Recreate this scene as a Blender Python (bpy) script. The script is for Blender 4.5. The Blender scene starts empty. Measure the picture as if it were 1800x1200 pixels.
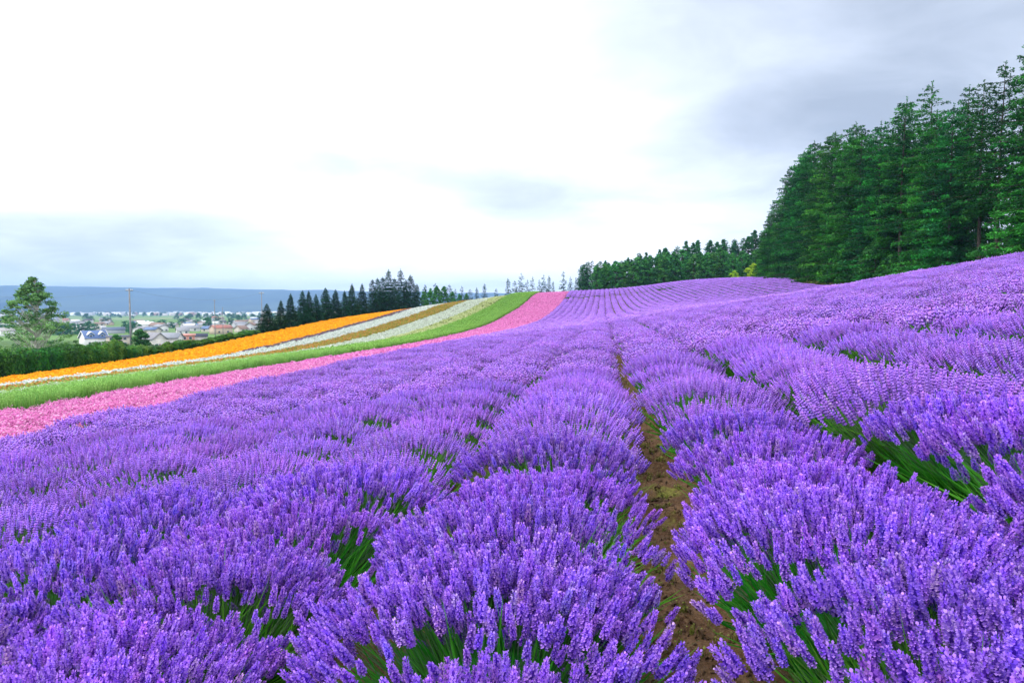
import bpy, math
import numpy as np
from mathutils import Vector

# ------------------------------------------------------------------ camera, sky, sun, exposure
scene = bpy.context.scene
COL = scene.collection
R = math.radians
FPX = 1173.0                       # focal length in photo pixels (1800 wide)
CAM_H = 1.4
YAW = math.atan(160 / FPX)         # camera looks this far to the left of the row direction (+Y)
PITCH = math.atan(65 / FPX)        # and this far down

cam_d = bpy.data.cameras.new('camera')
cam_d.sensor_width = 36.0
cam_d.lens = 36.0 * FPX / 1800.0
cam_d.clip_start = 0.05
cam_d.clip_end = 40000
cam = bpy.data.objects.new('camera', cam_d)
COL.objects.link(cam)
cam.location = (0, 0, CAM_H)
cam.rotation_euler = (math.pi / 2 - PITCH, 0, YAW)
scene.camera = cam

SUN_EL, SUN_AZ = R(52), R(235)     # high, behind and to the left of the camera, veiled by cloud
world = bpy.data.worlds.new('World')
scene.world = world
world.use_nodes = True
wt = world.node_tree
for n in list(wt.nodes):
    wt.nodes.remove(n)


def wn(kind, **kw):
    n = wt.nodes.new(kind)
    for k, v in kw.items():
        setattr(n, k, v)
    return n


def wmath(op, a, b=None, clamp=False):
    n = wn('ShaderNodeMath', operation=op, use_clamp=clamp)
    for i, v in enumerate((a, b)):
        if v is None:
            continue
        if isinstance(v, (int, float)):
            n.inputs[i].default_value = v
        else:
            wt.links.new(v, n.inputs[i])
    return n.outputs[0]


def pix_dir(px, py):
    x, y = (px - 900) / FPX, -(py - 600) / FPX
    fwd = math.cos(PITCH) + y * math.sin(PITCH)
    up = -math.sin(PITCH) + y * math.cos(PITCH)
    v = Vector((x * math.cos(YAW) - fwd * math.sin(YAW), x * math.sin(YAW) + fwd * math.cos(YAW), up))
    return v


def build_sky():
    sky = wn('ShaderNodeTexSky', sky_type='NISHITA')
    sky.sun_disc = False
    sky.sun_elevation = SUN_EL
    sky.sun_rotation = SUN_AZ
    tc = wn('ShaderNodeTexCoord')
    sep = wn('ShaderNodeSeparateXYZ')
    wt.links.new(tc.outputs['Generated'], sep.inputs[0])
    den = wmath('ADD', wmath('MAXIMUM', sep.outputs['Z'], 0.0), 0.16)
    comb = wn('ShaderNodeCombineXYZ')
    wt.links.new(wmath('DIVIDE', sep.outputs['X'], den), comb.inputs[0])
    wt.links.new(wmath('DIVIDE', sep.outputs['Y'], den), comb.inputs[1])

    def noise(scale, detail, rough, seed):
        mp = wn('ShaderNodeMapping')
        mp.inputs['Location'].default_value = seed
        wt.links.new(comb.outputs[0], mp.inputs['Vector'])
        n = wn('ShaderNodeTexNoise')
        n.inputs['Scale'].default_value = scale
        n.inputs['Detail'].default_value = detail
        n.inputs['Roughness'].default_value = rough
        n.inputs['Distortion'].default_value = 0.4
        wt.links.new(mp.outputs[0], n.inputs['Vector'])
        return n.outputs['Fac']
    big = noise(0.55, 5, 0.5, (3.1, 7.7, 0))
    fine = noise(2.2, 6, 0.55, (11.3, 2.9, 0))
    # the grey undersides of the cloud deck that show in the photograph: soft patches at their place in the sky
    blobs = None
    for (px, py, sw, sh, amp) in ((1800, 90, 540, 310, .62), (1420, 240, 220, 120, .16), (940, 352, 160, 50, .36),
                                  (20, 435, 310, 55, .46), (650, 290, 240, 40, .26), (150, 20, 380, 90, .34),
                                  (1150, 20, 300, 80, .22), (330, 395, 240, 30, .2)):
        d = pix_dir(px, py).normalized()
        right = d.cross(Vector((0, 0, 1))).normalized()
        up = right.cross(d)
        acc = None
        for ax, s in ((right, sw / FPX), (up, sh / FPX)):
            vm = wn('ShaderNodeVectorMath', operation='DOT_PRODUCT')
            wt.links.new(tc.outputs['Generated'], vm.inputs[0])
            vm.inputs[1].default_value = ax
            t = wmath('DIVIDE', vm.outputs['Value'], s)
            t = wmath('MULTIPLY', t, t)
            acc = t if acc is None else wmath('ADD', acc, t)
        vm = wn('ShaderNodeVectorMath', operation='DOT_PRODUCT')
        wt.links.new(tc.outputs['Generated'], vm.inputs[0])
        vm.inputs[1].default_value = d
        front = wmath('GREATER_THAN', vm.outputs['Value'], 0.0)
        g = wmath('MULTIPLY', wmath('POWER', 2.71828, wmath('MULTIPLY', acc, -1.0)), amp)
        g = wmath('MULTIPLY', g, front)
        blobs = g if blobs is None else wmath('ADD', blobs, g)
    wob = wmath('ADD', wmath('MULTIPLY', fine, .7), wmath('MULTIPLY', big, .35))
    wob = wmath('ADD', wob, 0.48)
    dark = wmath('MULTIPLY', blobs, wob)
    gen = wmath('MULTIPLY', wmath('SUBTRACT', wmath('ADD', wmath('MULTIPLY', big, .7), wmath('MULTIPLY', fine, .3)), 0.5), 0.6)
    dark = wmath('ADD', wmath('ADD', dark, gen), 0.26)
    dark = wmath('MINIMUM', wmath('MAXIMUM', dark, 0.0), 1.05)
    chan = wn('ShaderNodeCombineXYZ')
    for i, (hi, lo) in enumerate(((19.5, 3.4), (19.6, 3.85), (20.0, 4.7))):     # bright deck to grey underside
        wt.links.new(wmath('MULTIPLY', wmath('POWER', lo / hi, dark), hi), chan.inputs[i])
    # a thin break in the deck lets a little of the blue sky through
    cover = wn('ShaderNodeMix', data_type='RGBA')
    cover.inputs['Factor'].default_value = 0.93
    wt.links.new(sky.outputs[0], cover.inputs['A'])
    wt.links.new(chan.outputs[0], cover.inputs['B'])
    bg = wn('ShaderNodeBackground')
    bg.inputs['Strength'].default_value = 0.1
    wt.links.new(cover.outputs['Result'], bg.inputs['Color'])
    out = wn('ShaderNodeOutputWorld')
    wt.links.new(bg.outputs[0], out.inputs['Surface'])


build_sky()
sun_d = bpy.data.lights.new('sun', 'SUN')
sun_d.energy = 1.4
sun_d.angle = R(14)
sun_d.color = (1.0, 0.965, 0.92)
sun = bpy.data.objects.new('sun', sun_d)
COL.objects.link(sun)
sd = Vector((math.sin(SUN_AZ) * math.cos(SUN_EL), math.cos(SUN_AZ) * math.cos(SUN_EL), math.sin(SUN_EL)))
sun.rotation_euler = sd.to_track_quat('Z', 'Y').to_euler()
vs = scene.view_settings
vs.view_transform = 'Standard'
vs.look = 'None'
vs.exposure = 0.72
vs.gamma = 1.0
vs.use_curve_mapping = False
scene.cycles.max_bounces = 6
scene.cycles.diffuse_bounces = 3
scene.cycles.transmission_bounces = 4
scene.cycles.transparent_max_bounces = 4
scene.cycles.volume_bounces = 0
scene.cycles.use_denoising = True

rng = np.random.default_rng(7)

# ------------------------------------------------------------------ materials


def new_mat(name):
    m = bpy.data.materials.new(name)
    m.use_nodes = True
    t = m.node_tree
    for n in list(t.nodes):
        t.nodes.remove(n)
    out = t.nodes.new('ShaderNodeOutputMaterial')
    return m, t, out


def mat_plant(name, rough=.75, transl=.28, var=.18, hue=.02, spec=.2):
    """colour from the mesh's own 'Col' attribute, a little different for every plant, leaf light passing through"""
    m, t, out = new_mat(name)
    at = t.nodes.new('ShaderNodeAttribute')
    at.attribute_name = 'Col'
    oi = t.nodes.new('ShaderNodeObjectInfo')
    hs = t.nodes.new('ShaderNodeHueSaturation')
    mr = t.nodes.new('ShaderNodeMapRange')
    mr.inputs['To Min'].default_value = 1 - var
    mr.inputs['To Max'].default_value = 1 + var
    t.links.new(oi.outputs['Random'], mr.inputs['Value'])
    t.links.new(mr.outputs[0], hs.inputs['Value'])
    mh = t.nodes.new('ShaderNodeMath')
    mh.operation = 'MULTIPLY'
    mh.inputs[1].default_value = 7.31
    t.links.new(oi.outputs['Random'], mh.inputs[0])
    fr = t.nodes.new('ShaderNodeMath')
    fr.operation = 'FRACT'
    t.links.new(mh.outputs[0], fr.inputs[0])
    mr2 = t.nodes.new('ShaderNodeMapRange')
    mr2.inputs['To Min'].default_value = .5 - hue
    mr2.inputs['To Max'].default_value = .5 + hue
    t.links.new(fr.outputs[0], mr2.inputs['Value'])
    t.links.new(mr2.outputs[0], hs.inputs['Hue'])
    t.links.new(at.outputs['Color'], hs.inputs['Color'])
    b = t.nodes.new('ShaderNodeBsdfPrincipled')
    b.inputs['Roughness'].default_value = rough
    b.inputs['Specular IOR Level'].default_value = spec
    t.links.new(hs.outputs[0], b.inputs['Base Color'])
    tr = t.nodes.new('ShaderNodeBsdfTranslucent')
    t.links.new(hs.outputs[0], tr.inputs['Color'])
    mx = t.nodes.new('ShaderNodeMixShader')
    mx.inputs[0].default_value = transl
    t.links.new(b.outputs[0], mx.inputs[1])
    t.links.new(tr.outputs[0], mx.inputs[2])
    t.links.new(mx.outputs[0], out.inputs['Surface'])
    return m


def mat_noise(name, c1, c2, scale=3.0, detail=6, rough=.85, bump=0.0, bscale=None, c3=None, s3=.4, spec=.3):
    m, t, out = new_mat(name)
    tc = t.nodes.new('ShaderNodeTexCoord')
    n = t.nodes.new('ShaderNodeTexNoise')
    n.inputs['Scale'].default_value = scale
    n.inputs['Detail'].default_value = detail
    t.links.new(tc.outputs['Object'], n.inputs['Vector'])
    cr = t.nodes.new('ShaderNodeValToRGB')
    cr.color_ramp.elements[0].position = .35
    cr.color_ramp.elements[1].position = .65
    cr.color_ramp.elements[0].color = (*c1, 1)
    cr.color_ramp.elements[1].color = (*c2, 1)
    t.links.new(n.outputs['Fac'], cr.inputs[0])
    col = cr.outputs[0]
    if c3 is not None:
        n3 = t.nodes.new('ShaderNodeTexNoise')
        n3.inputs['Scale'].default_value = s3
        n3.inputs['Detail'].default_value = 8
        t.links.new(tc.outputs['Object'], n3.inputs['Vector'])
        r3 = t.nodes.new('ShaderNodeValToRGB')
        r3.color_ramp.elements[0].position = .52
        r3.color_ramp.elements[1].position = .62
        t.links.new(n3.outputs['Fac'], r3.inputs[0])
        mx = t.nodes.new('ShaderNodeMix')
        mx.data_type = 'RGBA'
        t.links.new(r3.outputs[0], mx.inputs['Factor'])
        t.links.new(col, mx.inputs['A'])
        mx.inputs['B'].default_value = (*c3, 1)
        col = mx.outputs['Result']
    b = t.nodes.new('ShaderNodeBsdfPrincipled')
    b.inputs['Roughness'].default_value = rough
    b.inputs['Specular IOR Level'].default_value = spec
    t.links.new(col, b.inputs['Base Color'])
    if bump:
        nb = t.nodes.new('ShaderNodeTexNoise')
        nb.inputs['Scale'].default_value = bscale or scale * 4
        nb.inputs['Detail'].default_value = 10
        t.links.new(tc.outputs['Object'], nb.inputs['Vector'])
        bp = t.nodes.new('ShaderNodeBump')
        bp.inputs['Strength'].default_value = bump
        bp.inputs['Distance'].default_value = .05
        t.links.new(nb.outputs['Fac'], bp.inputs['Height'])
        t.links.new(bp.outputs[0], b.inputs['Normal'])
    t.links.new(b.outputs[0], out.inputs['Surface'])
    return m


M = {}
M['petal'] = mat_plant('lavender_petal', .8, .25, .12, .008)
M['leaf'] = mat_plant('leaf', .6, .3, .16, .015)
M['needle'] = mat_plant('needle', .7, .22, .22, .02)
M['flower'] = mat_plant('flower', .8, .25, .08, .006)
M['bark'] = mat_noise('bark', (.03, .024, .018), (.085, .07, .055), 6, bump=.6)
M['birch_bark'] = mat_noise('birch_bark', (.35, .33, .29), (.62, .6, .55), 5, bump=.4)
M['concrete'] = mat_noise('concrete_pole', (.17, .17, .175), (.26, .26, .27), 4)
M['steel'] = mat_noise('steel', (.1, .1, .11), (.2, .2, .21), 5, rough=.5)
M['glass'] = mat_noise('window_glass', (.03, .04, .055), (.07, .085, .1), 1.5, rough=.12, spec=.6)
M['trim'] = mat_noise('white_trim', (.7, .71, .72), (.82, .82, .82), 2)

# ------------------------------------------------------------------ terrain
CX = np.array([-400, -250, -120, -70, -52, -46, -40, -30, -20, -10, 0, 10, 20, 30, 45, 60, 120, 400.])
CZ = np.array([-24, -20, -14, -7.6, -5.2, -4.65, -4.2, -3.4, -2.5, -1.32, -0.05, 1.6, 3.75, 5.7, 7.8, 9.5, 14, 26.])
PY = np.array([-50, 80, 90, 100, 118, 147, 158, 180, 195, 205, 215, 230, 260, 320, 500.])
PZ = np.array([0, 0, .05, .15, .6, 2.0, 2.6, 4.3, 5.5, 6.0, 6.2, 6.1, 5.2, 3.0, 0.])


def ss(a, b, x):
    t = np.clip((np.asarray(x, float) - a) / (b - a), 0, 1)
    return t * t * (3 - 2 * t)


def spl(xs, zs, x):
    m = np.gradient(zs, xs)
    x = np.clip(x, xs[0], xs[-1])
    i = np.clip(np.searchsorted(xs, x) - 1, 0, len(xs) - 2)
    h = xs[i + 1] - xs[i]
    t = (x - xs[i]) / h
    return ((2 * t**3 - 3 * t**2 + 1) * zs[i] + (t**3 - 2 * t**2 + t) * h * m[i]
            + (-2 * t**3 + 3 * t**2) * zs[i + 1] + (t**3 - t**2) * h * m[i + 1])


def hill(X, Y):
    c = spl(CX, CZ, X)
    dn = -.6 * ss(22, 80, Y)
    q = np.clip(-18 - X, 0, 60)
    Yp = Y + 2.0 * q * ss(0, 1, q / 8)
    p = spl(PY, PZ, Yp) * np.clip(1 - .0145 * np.clip(X, -22, 24) - .02 * np.clip(X - 24, 0, 20), 0.1, 2)
    cap = 9 - .17 * np.clip(-18 - X, 0, 60)
    p = cap - np.log1p(np.exp(np.clip((cap - p) * 1.5, -30, 30))) / 1.5 + np.log1p(np.exp(-cap * 1.5)) / 1.5
    r = -2.5 * ss(4, 28, X) * np.exp(-.5 * ((Y - 92) / 32)**2)
    return c + dn + p + r


def gz(X, Y):
    """height of the ground: the flower hill, the valley to its left and beyond"""
    X = np.asarray(X, float)
    Y = np.asarray(Y, float)
    d = np.hypot(X, Y)
    val = -19.5 - np.interp(d, [300, 600, 1500, 5000, 12000], [0, 4, 12, 40, 62])
    t = np.maximum(ss(75, 230, -X), ss(300, 600, Y))
    return hill(X, Y) * (1 - t) + val * t


def g1(x, y):
    return float(gz(x, y))


def proj(P):
    P = np.asarray(P, float)
    dx, dy, dz = P[..., 0], P[..., 1], P[..., 2] - CAM_H
    x = dx * math.cos(YAW) + dy * math.sin(YAW)
    y = -dx * math.sin(YAW) + dy * math.cos(YAW)
    dep = y * math.cos(PITCH) - dz * math.sin(PITCH)
    up = y * math.sin(PITCH) + dz * math.cos(PITCH)
    return 900 + FPX * x / dep, 600 - FPX * up / dep, dep


def col_ratio(px):
    """X / Y of the vertical plane through a photo column"""
    d = pix_dir(px, 535)
    return d.x / d.y


def at_dist(px, dist):
    """ground point in the direction of a photo column at a horizontal distance"""
    d = pix_dir(px, 535)
    k = dist / math.hypot(d.x, d.y)
    x, y = d.x * k, d.y * k
    return x, y, g1(x, y)


def at_ground(px, py):
    """where the ray through a photo pixel meets the valley floor"""
    d = pix_dir(px, py)
    k = 200.0
    for _ in range(60):
        x, y = d.x * k, d.y * k
        dd = math.hypot(x, y)
        val = -19.5 - np.interp(dd, [300, 600, 1500, 5000, 12000], [0, 4, 12, 40, 62])
        k = (val - CAM_H) / d.z
    return x, y, g1(x, y)


# ------------------------------------------------------------------ mesh helpers
class MB:
    def __init__(self):
        self.v, self.t, self.c, self.m, self.n = [], [], [], [], 0

    def add(self, v, t, col=(1, 1, 1), mat=0):
        v = np.asarray(v, float).reshape(-1, 3)
        t = np.asarray(t, int).reshape(-1, 3)
        c = np.asarray(col, float)
        if c.ndim == 1:
            c = np.broadcast_to(c, (len(v), 3))
        self.v.append(v)
        self.t.append(t + self.n)
        self.c.append(c.reshape(-1, 3))
        self.m.append(np.full(len(t), mat))
        self.n += len(v)
        return self

    def quad(self, p, col=(1, 1, 1), mat=0):
        return self.add(p, [[0, 1, 2], [0, 2, 3]], col, mat)

    def box(self, x0, x1, y0, y1, z0, z1, col=(1, 1, 1), mat=0):
        v = [(x, y, z) for z in (z0, z1) for y in (y0, y1) for x in (x0, x1)]
        q = [(0, 2, 3, 1), (4, 5, 7, 6), (0, 1, 5, 4), (2, 6, 7, 3), (0, 4, 6, 2), (1, 3, 7, 5)]
        t = [(a, b, c) for a, b, c, d in q] + [(a, c, d) for a, b, c, d in q]
        return self.add(v, t, col, mat)

    def tube(self, pts, rad, n=7, col=(1, 1, 1), mat=0, cap=True):
        pts = np.asarray(pts, float)
        rad = np.broadcast_to(np.asarray(rad, float), (len(pts),))
        d = np.gradient(pts, axis=0)
        d /= np.linalg.norm(d, axis=1)[:, None] + 1e-9
        ref = np.where(np.abs(d[:, 2:3]) > .9, [[1., 0, 0]], [[0., 0, 1]])
        a = np.cross(d, ref)
        a /= np.linalg.norm(a, axis=1)[:, None]
        b = np.cross(d, a)
        th = np.arange(n) * 2 * np.pi / n
        ring = pts[:, None] + rad[:, None, None] * (np.cos(th)[None, :, None] * a[:, None] + np.sin(th)[None, :, None] * b[:, None])
        k = len(pts)
        i = np.arange(k - 1)[:, None] * n
        j = np.arange(n)[None]
        j2 = (j + 1) % n
        t1 = np.stack([i + j, i + j2, i + n + j2], -1).reshape(-1, 3)
        t2 = np.stack([i + j, i + n + j2, i + n + j], -1).reshape(-1, 3)
        v = ring.reshape(-1, 3)
        T = np.concatenate([t1, t2])
        if cap:
            v = np.concatenate([v, pts[:1], pts[-1:]])
            e = np.arange(n)
            T = np.concatenate([T, np.stack([(e + 1) % n, e, np.full(n, k * n)], -1),
                                np.stack([(k - 1) * n + e, (k - 1) * n + (e + 1) % n, np.full(n, k * n + 1)], -1)])
        return self.add(v, T, col, mat)

    def mesh(self, name, mats, smooth=False):
        v = np.concatenate(self.v).astype(np.float32)
        t = np.concatenate(self.t).astype(np.int32)
        c = np.concatenate(self.c).astype(np.float32)
        m = np.concatenate(self.m).astype(np.int32)
        me = bpy.data.meshes.new(name)
        me.vertices.add(len(v))
        me.vertices.foreach_set('co', v.ravel())
        me.loops.add(t.size)
        me.loops.foreach_set('vertex_index', t.ravel())
        me.polygons.add(len(t))
        me.polygons.foreach_set('loop_start', np.arange(0, t.size, 3, dtype=np.int32))
        me.polygons.foreach_set('material_index', m)
        if smooth:
            me.polygons.foreach_set('use_smooth', np.ones(len(t), bool))
        a = me.attributes.new('Col', 'FLOAT_COLOR', 'POINT')
        a.data.foreach_set('color', np.concatenate([c, np.ones((len(c), 1), np.float32)], 1).ravel())
        for k in (mats if isinstance(mats, (list, tuple)) else [mats]):
            me.materials.append(k)
        me.update(calc_edges=True)
        return me


def link(name, me, parent=None, loc=None):
    o = bpy.data.objects.new(name, me)
    COL.objects.link(o)
    if parent is not None:
        o.parent = parent
    if loc is not None:
        o.location = loc
    return o


def tag(o, label, cat, group=None, kind=None):
    o['label'] = label
    o['category'] = cat
    if group:
        o['group'] = group
    if kind:
        o['kind'] = kind
    return o


def thing(name, label, cat, loc, rotz=0.0, scale=1.0, group=None):
    e = bpy.data.objects.new(name, None)
    COL.objects.link(e)
    e.empty_display_size = .3
    e.location = loc
    e.rotation_euler = (0, 0, rotz)
    e.scale = (scale,) * 3 if isinstance(scale, (int, float)) else scale
    return tag(e, label, cat, group)


def struct(o):
    o['kind'] = 'structure'
    return o


def unit(v):
    return v / (np.linalg.norm(v, axis=-1, keepdims=True) + 1e-9)


def frames(d, r):
    """rotation matrices that send +Z to d, with random spin"""
    d = unit(d)
    ref = np.where(np.abs(d[:, 2:3]) > .95, [[1., 0, 0]], [[0., 0, 1]])
    a = unit(np.cross(ref, d))
    b = np.cross(d, a)
    th = r.uniform(0, 2 * np.pi, len(d))[:, None]
    a2 = a * np.cos(th) + b * np.sin(th)
    b2 = np.cross(d, a2)
    return np.stack([a2, b2, d], -1)


def stamp(mb, v, t, c, pos, rot, sc, tint, mat=0):
    """copies of a small shape (v, t, c) merged into mb"""
    v = np.asarray(v, float)
    t = np.asarray(t, int)
    c = np.asarray(c, float)
    N = len(pos)
    sc = np.asarray(sc, float)
    sv = v[None] * (sc[:, None, None] if sc.ndim == 1 else sc[:, None, :])
    P = np.einsum('nij,nkj->nki', rot, sv) + pos[:, None]
    T = t[None] + (np.arange(N) * len(v))[:, None, None]
    Cc = np.clip(c[None] * tint[:, None, :], 0, 1)
    mb.add(P.reshape(-1, 3), T.reshape(-1, 3), Cc.reshape(-1, 3), mat)


def leaf_cloud(mb, pos, nrm, size, cols, r, aspect=.5, mat=0):
    """one bent leaf (two triangles) or single triangle for each position"""
    rot = frames(nrm, r)
    v = np.array([[-.5, 0, 0], [0, -.5 * aspect, .06], [.5, 0, 0], [0, .5 * aspect, .06]])
    t = np.array([[0, 1, 2], [0, 2, 3]])
    stamp(mb, v, t, np.ones((4, 3)), pos, rot, size, cols, mat)


def blades(mb, base, tip, width, c0, c1, r, mat=0, bend=.12):
    """tapering grass blades from base to tip, two segments"""
    n = len(base)
    d = tip - base
    side = unit(np.cross(d, r.normal(size=(n, 3)))) * width[:, None]
    mid = base + d * .55 + r.normal(size=(n, 3)) * bend * np.linalg.norm(d, axis=1)[:, None] * .5
    P = np.stack([base - side, base + side, mid + side * .8, mid - side * .8, tip], 1)
    t = np.array([[0, 1, 2], [0, 2, 3], [3, 2, 4]])
    T = t[None] + (np.arange(n) * 5)[:, None, None]
    C = np.stack([c0, c0, (c0 + c1) / 2, (c0 + c1) / 2, c1], 1)
    mb.add(P.reshape(-1, 3), T.reshape(-1, 3), C.reshape(-1, 3), mat)


# ------------------------------------------------------------------ instanced stuff (geometry nodes)
def points_instancer(name, pos, rot, scl, idx, protos, label, cat):
    me = bpy.data.meshes.new(name)
    me.vertices.add(len(pos))
    me.vertices.foreach_set('co', np.asarray(pos, np.float32).ravel())
    a = me.attributes.new('rot', 'FLOAT_VECTOR', 'POINT')
    a.data.foreach_set('vector', np.asarray(rot, np.float32).ravel())
    a = me.attributes.new('scl', 'FLOAT_VECTOR', 'POINT')
    s = np.asarray(scl, np.float32)
    if s.ndim == 1:
        s = np.repeat(s[:, None], 3, 1)
    a.data.foreach_set('vector', s.ravel())
    a = me.attributes.new('idx', 'INT', 'POINT')
    a.data.foreach_set('value', np.asarray(idx, np.int32))
    me.update()
    o = link(name, me)
    tag(o, label, cat, kind='stuff')
    coll = bpy.data.collections.new(name + '_pieces')
    for i, pm in enumerate(protos):
        po = bpy.data.objects.new('%s_piece_%02d' % (name, i), pm)
        coll.objects.link(po)
    ng = bpy.data.node_groups.new(name + '_scatter', 'GeometryNodeTree')
    ng.interface.new_socket('Geometry', in_out='INPUT', socket_type='NodeSocketGeometry')
    ng.interface.new_socket('Geometry', in_out='OUTPUT', socket_type='NodeSocketGeometry')
    N = ng.nodes
    gi, go = N.new('NodeGroupInput'), N.new('NodeGroupOutput')
    iop = N.new('GeometryNodeInstanceOnPoints')
    ci = N.new('GeometryNodeCollectionInfo')
    ci.inputs['Collection'].default_value = coll
    ci.inputs['Separate Children'].default_value = True
    ci.inputs['Reset Children'].default_value = True
    iop.inputs['Pick Instance'].default_value = True

    def na(nm, ty):
        q = N.new('GeometryNodeInputNamedAttribute')
        q.data_type = ty
        q.inputs['Name'].default_value = nm
        return next(s for s in q.outputs if s.enabled and s.name == 'Attribute')
    L = ng.links
    L.new(gi.outputs[0], iop.inputs['Points'])
    L.new(ci.outputs[0], iop.inputs['Instance'])
    L.new(na('idx', 'INT'), iop.inputs['Instance Index'])
    L.new(na('rot', 'FLOAT_VECTOR'), iop.inputs['Rotation'])
    L.new(na('scl', 'FLOAT_VECTOR'), iop.inputs['Scale'])
    L.new(iop.outputs[0], go.inputs[0])
    md = o.modifiers.new('scatter', 'NODES')
    md.node_group = ng
    return o


# ------------------------------------------------------------------ the ground
ROW = 1.316                 # spacing of the lavender rows
FUR = 0.41                  # a furrow runs at X = FUR, the others every ROW from it
LAV_L = FUR - 8 * ROW       # the lavender field ends here, the pink bed starts
B_PINK, B_GREEN, B_YEL, B_WHITE, B_BROWN, B_WHITE2, B_PLUM, B_ORANGE = LAV_L, -20.0, -25.4, -28.7, -32.6, -35.8, -39.0, -40.4
B_END = -46.5


def lav_right(Y):
    return np.interp(Y, [-10, 40, 75, 100, 115, 128, 145, 170, 185, 260], [36, 36, 36, 34.8, 34, 35, 37.5, 40, 45.5, 50])


def axis(parts):
    out = []
    for a, b, s in parts:
        out.append(np.arange(a, b, s))
    return np.concatenate(out)


xs = axis([(-8700, -3000, 950), (-3000, -600, 150), (-600, -120, 20), (-120, -30, 3), (-30, -3.3, .7), (-3.3, 3.6, .07),
           (3.6, 40, .7), (40, 120, 4), (120, 600, 40), (600, 3000, 200), (3000, 8701, 1140)])
ys = axis([(-400, -20, 40), (-20, 0, 2), (0, 9, .09), (9, 30, .6), (30, 260, 3), (260, 620, 12), (620, 3000, 150), (3000, 8701, 570)])
XX, YY = np.meshgrid(xs, ys)
def vnoise(X, Y, s, seed):
    r = np.random.default_rng(seed)
    tab = r.uniform(-1, 1, (64, 64))
    u, v = X * s, Y * s
    i, j = np.floor(u).astype(int), np.floor(v).astype(int)
    fu, fv = u - i, v - j
    fu, fv = fu * fu * (3 - 2 * fu), fv * fv * (3 - 2 * fv)
    g = lambda a, b: tab[a % 64, b % 64]
    return (g(i, j) * (1 - fu) + g(i + 1, j) * fu) * (1 - fv) + (g(i, j + 1) * (1 - fu) + g(i + 1, j + 1) * fu) * fv


def zdet(X, Y):
    """ground with the ridges of the lavender rows and the lumps of the bare soil"""
    X, Y = np.asarray(X, float), np.asarray(Y, float)
    Z = gz(X, Y)
    inlav = (X > LAV_L) & (X < 36) & (Y < 230) & (Y > -15)
    Z = Z + np.where(inlav, -.035 * np.cos((X - FUR) / ROW * 2 * np.pi), 0)
    near = (np.abs(X) < 3.6) & (Y > 0) & (Y < 9)
    return Z + np.where(near, .04 * vnoise(X, Y, 4, 1) + .028 * vnoise(X, Y, 9, 2) + .016 * vnoise(X, Y, 14, 3), 0)


ZZ = zdet(XX, YY)
nx, ny = len(xs), len(ys)
I = (np.arange(ny - 1)[:, None] * nx + np.arange(nx - 1)[None]).ravel()
gm = MB()
gm.add(np.stack([XX, YY, ZZ], -1).reshape(-1, 3), np.concatenate([np.stack([I, I + 1, I + nx + 1], -1), np.stack([I, I + nx + 1, I + nx], -1)]))


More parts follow.
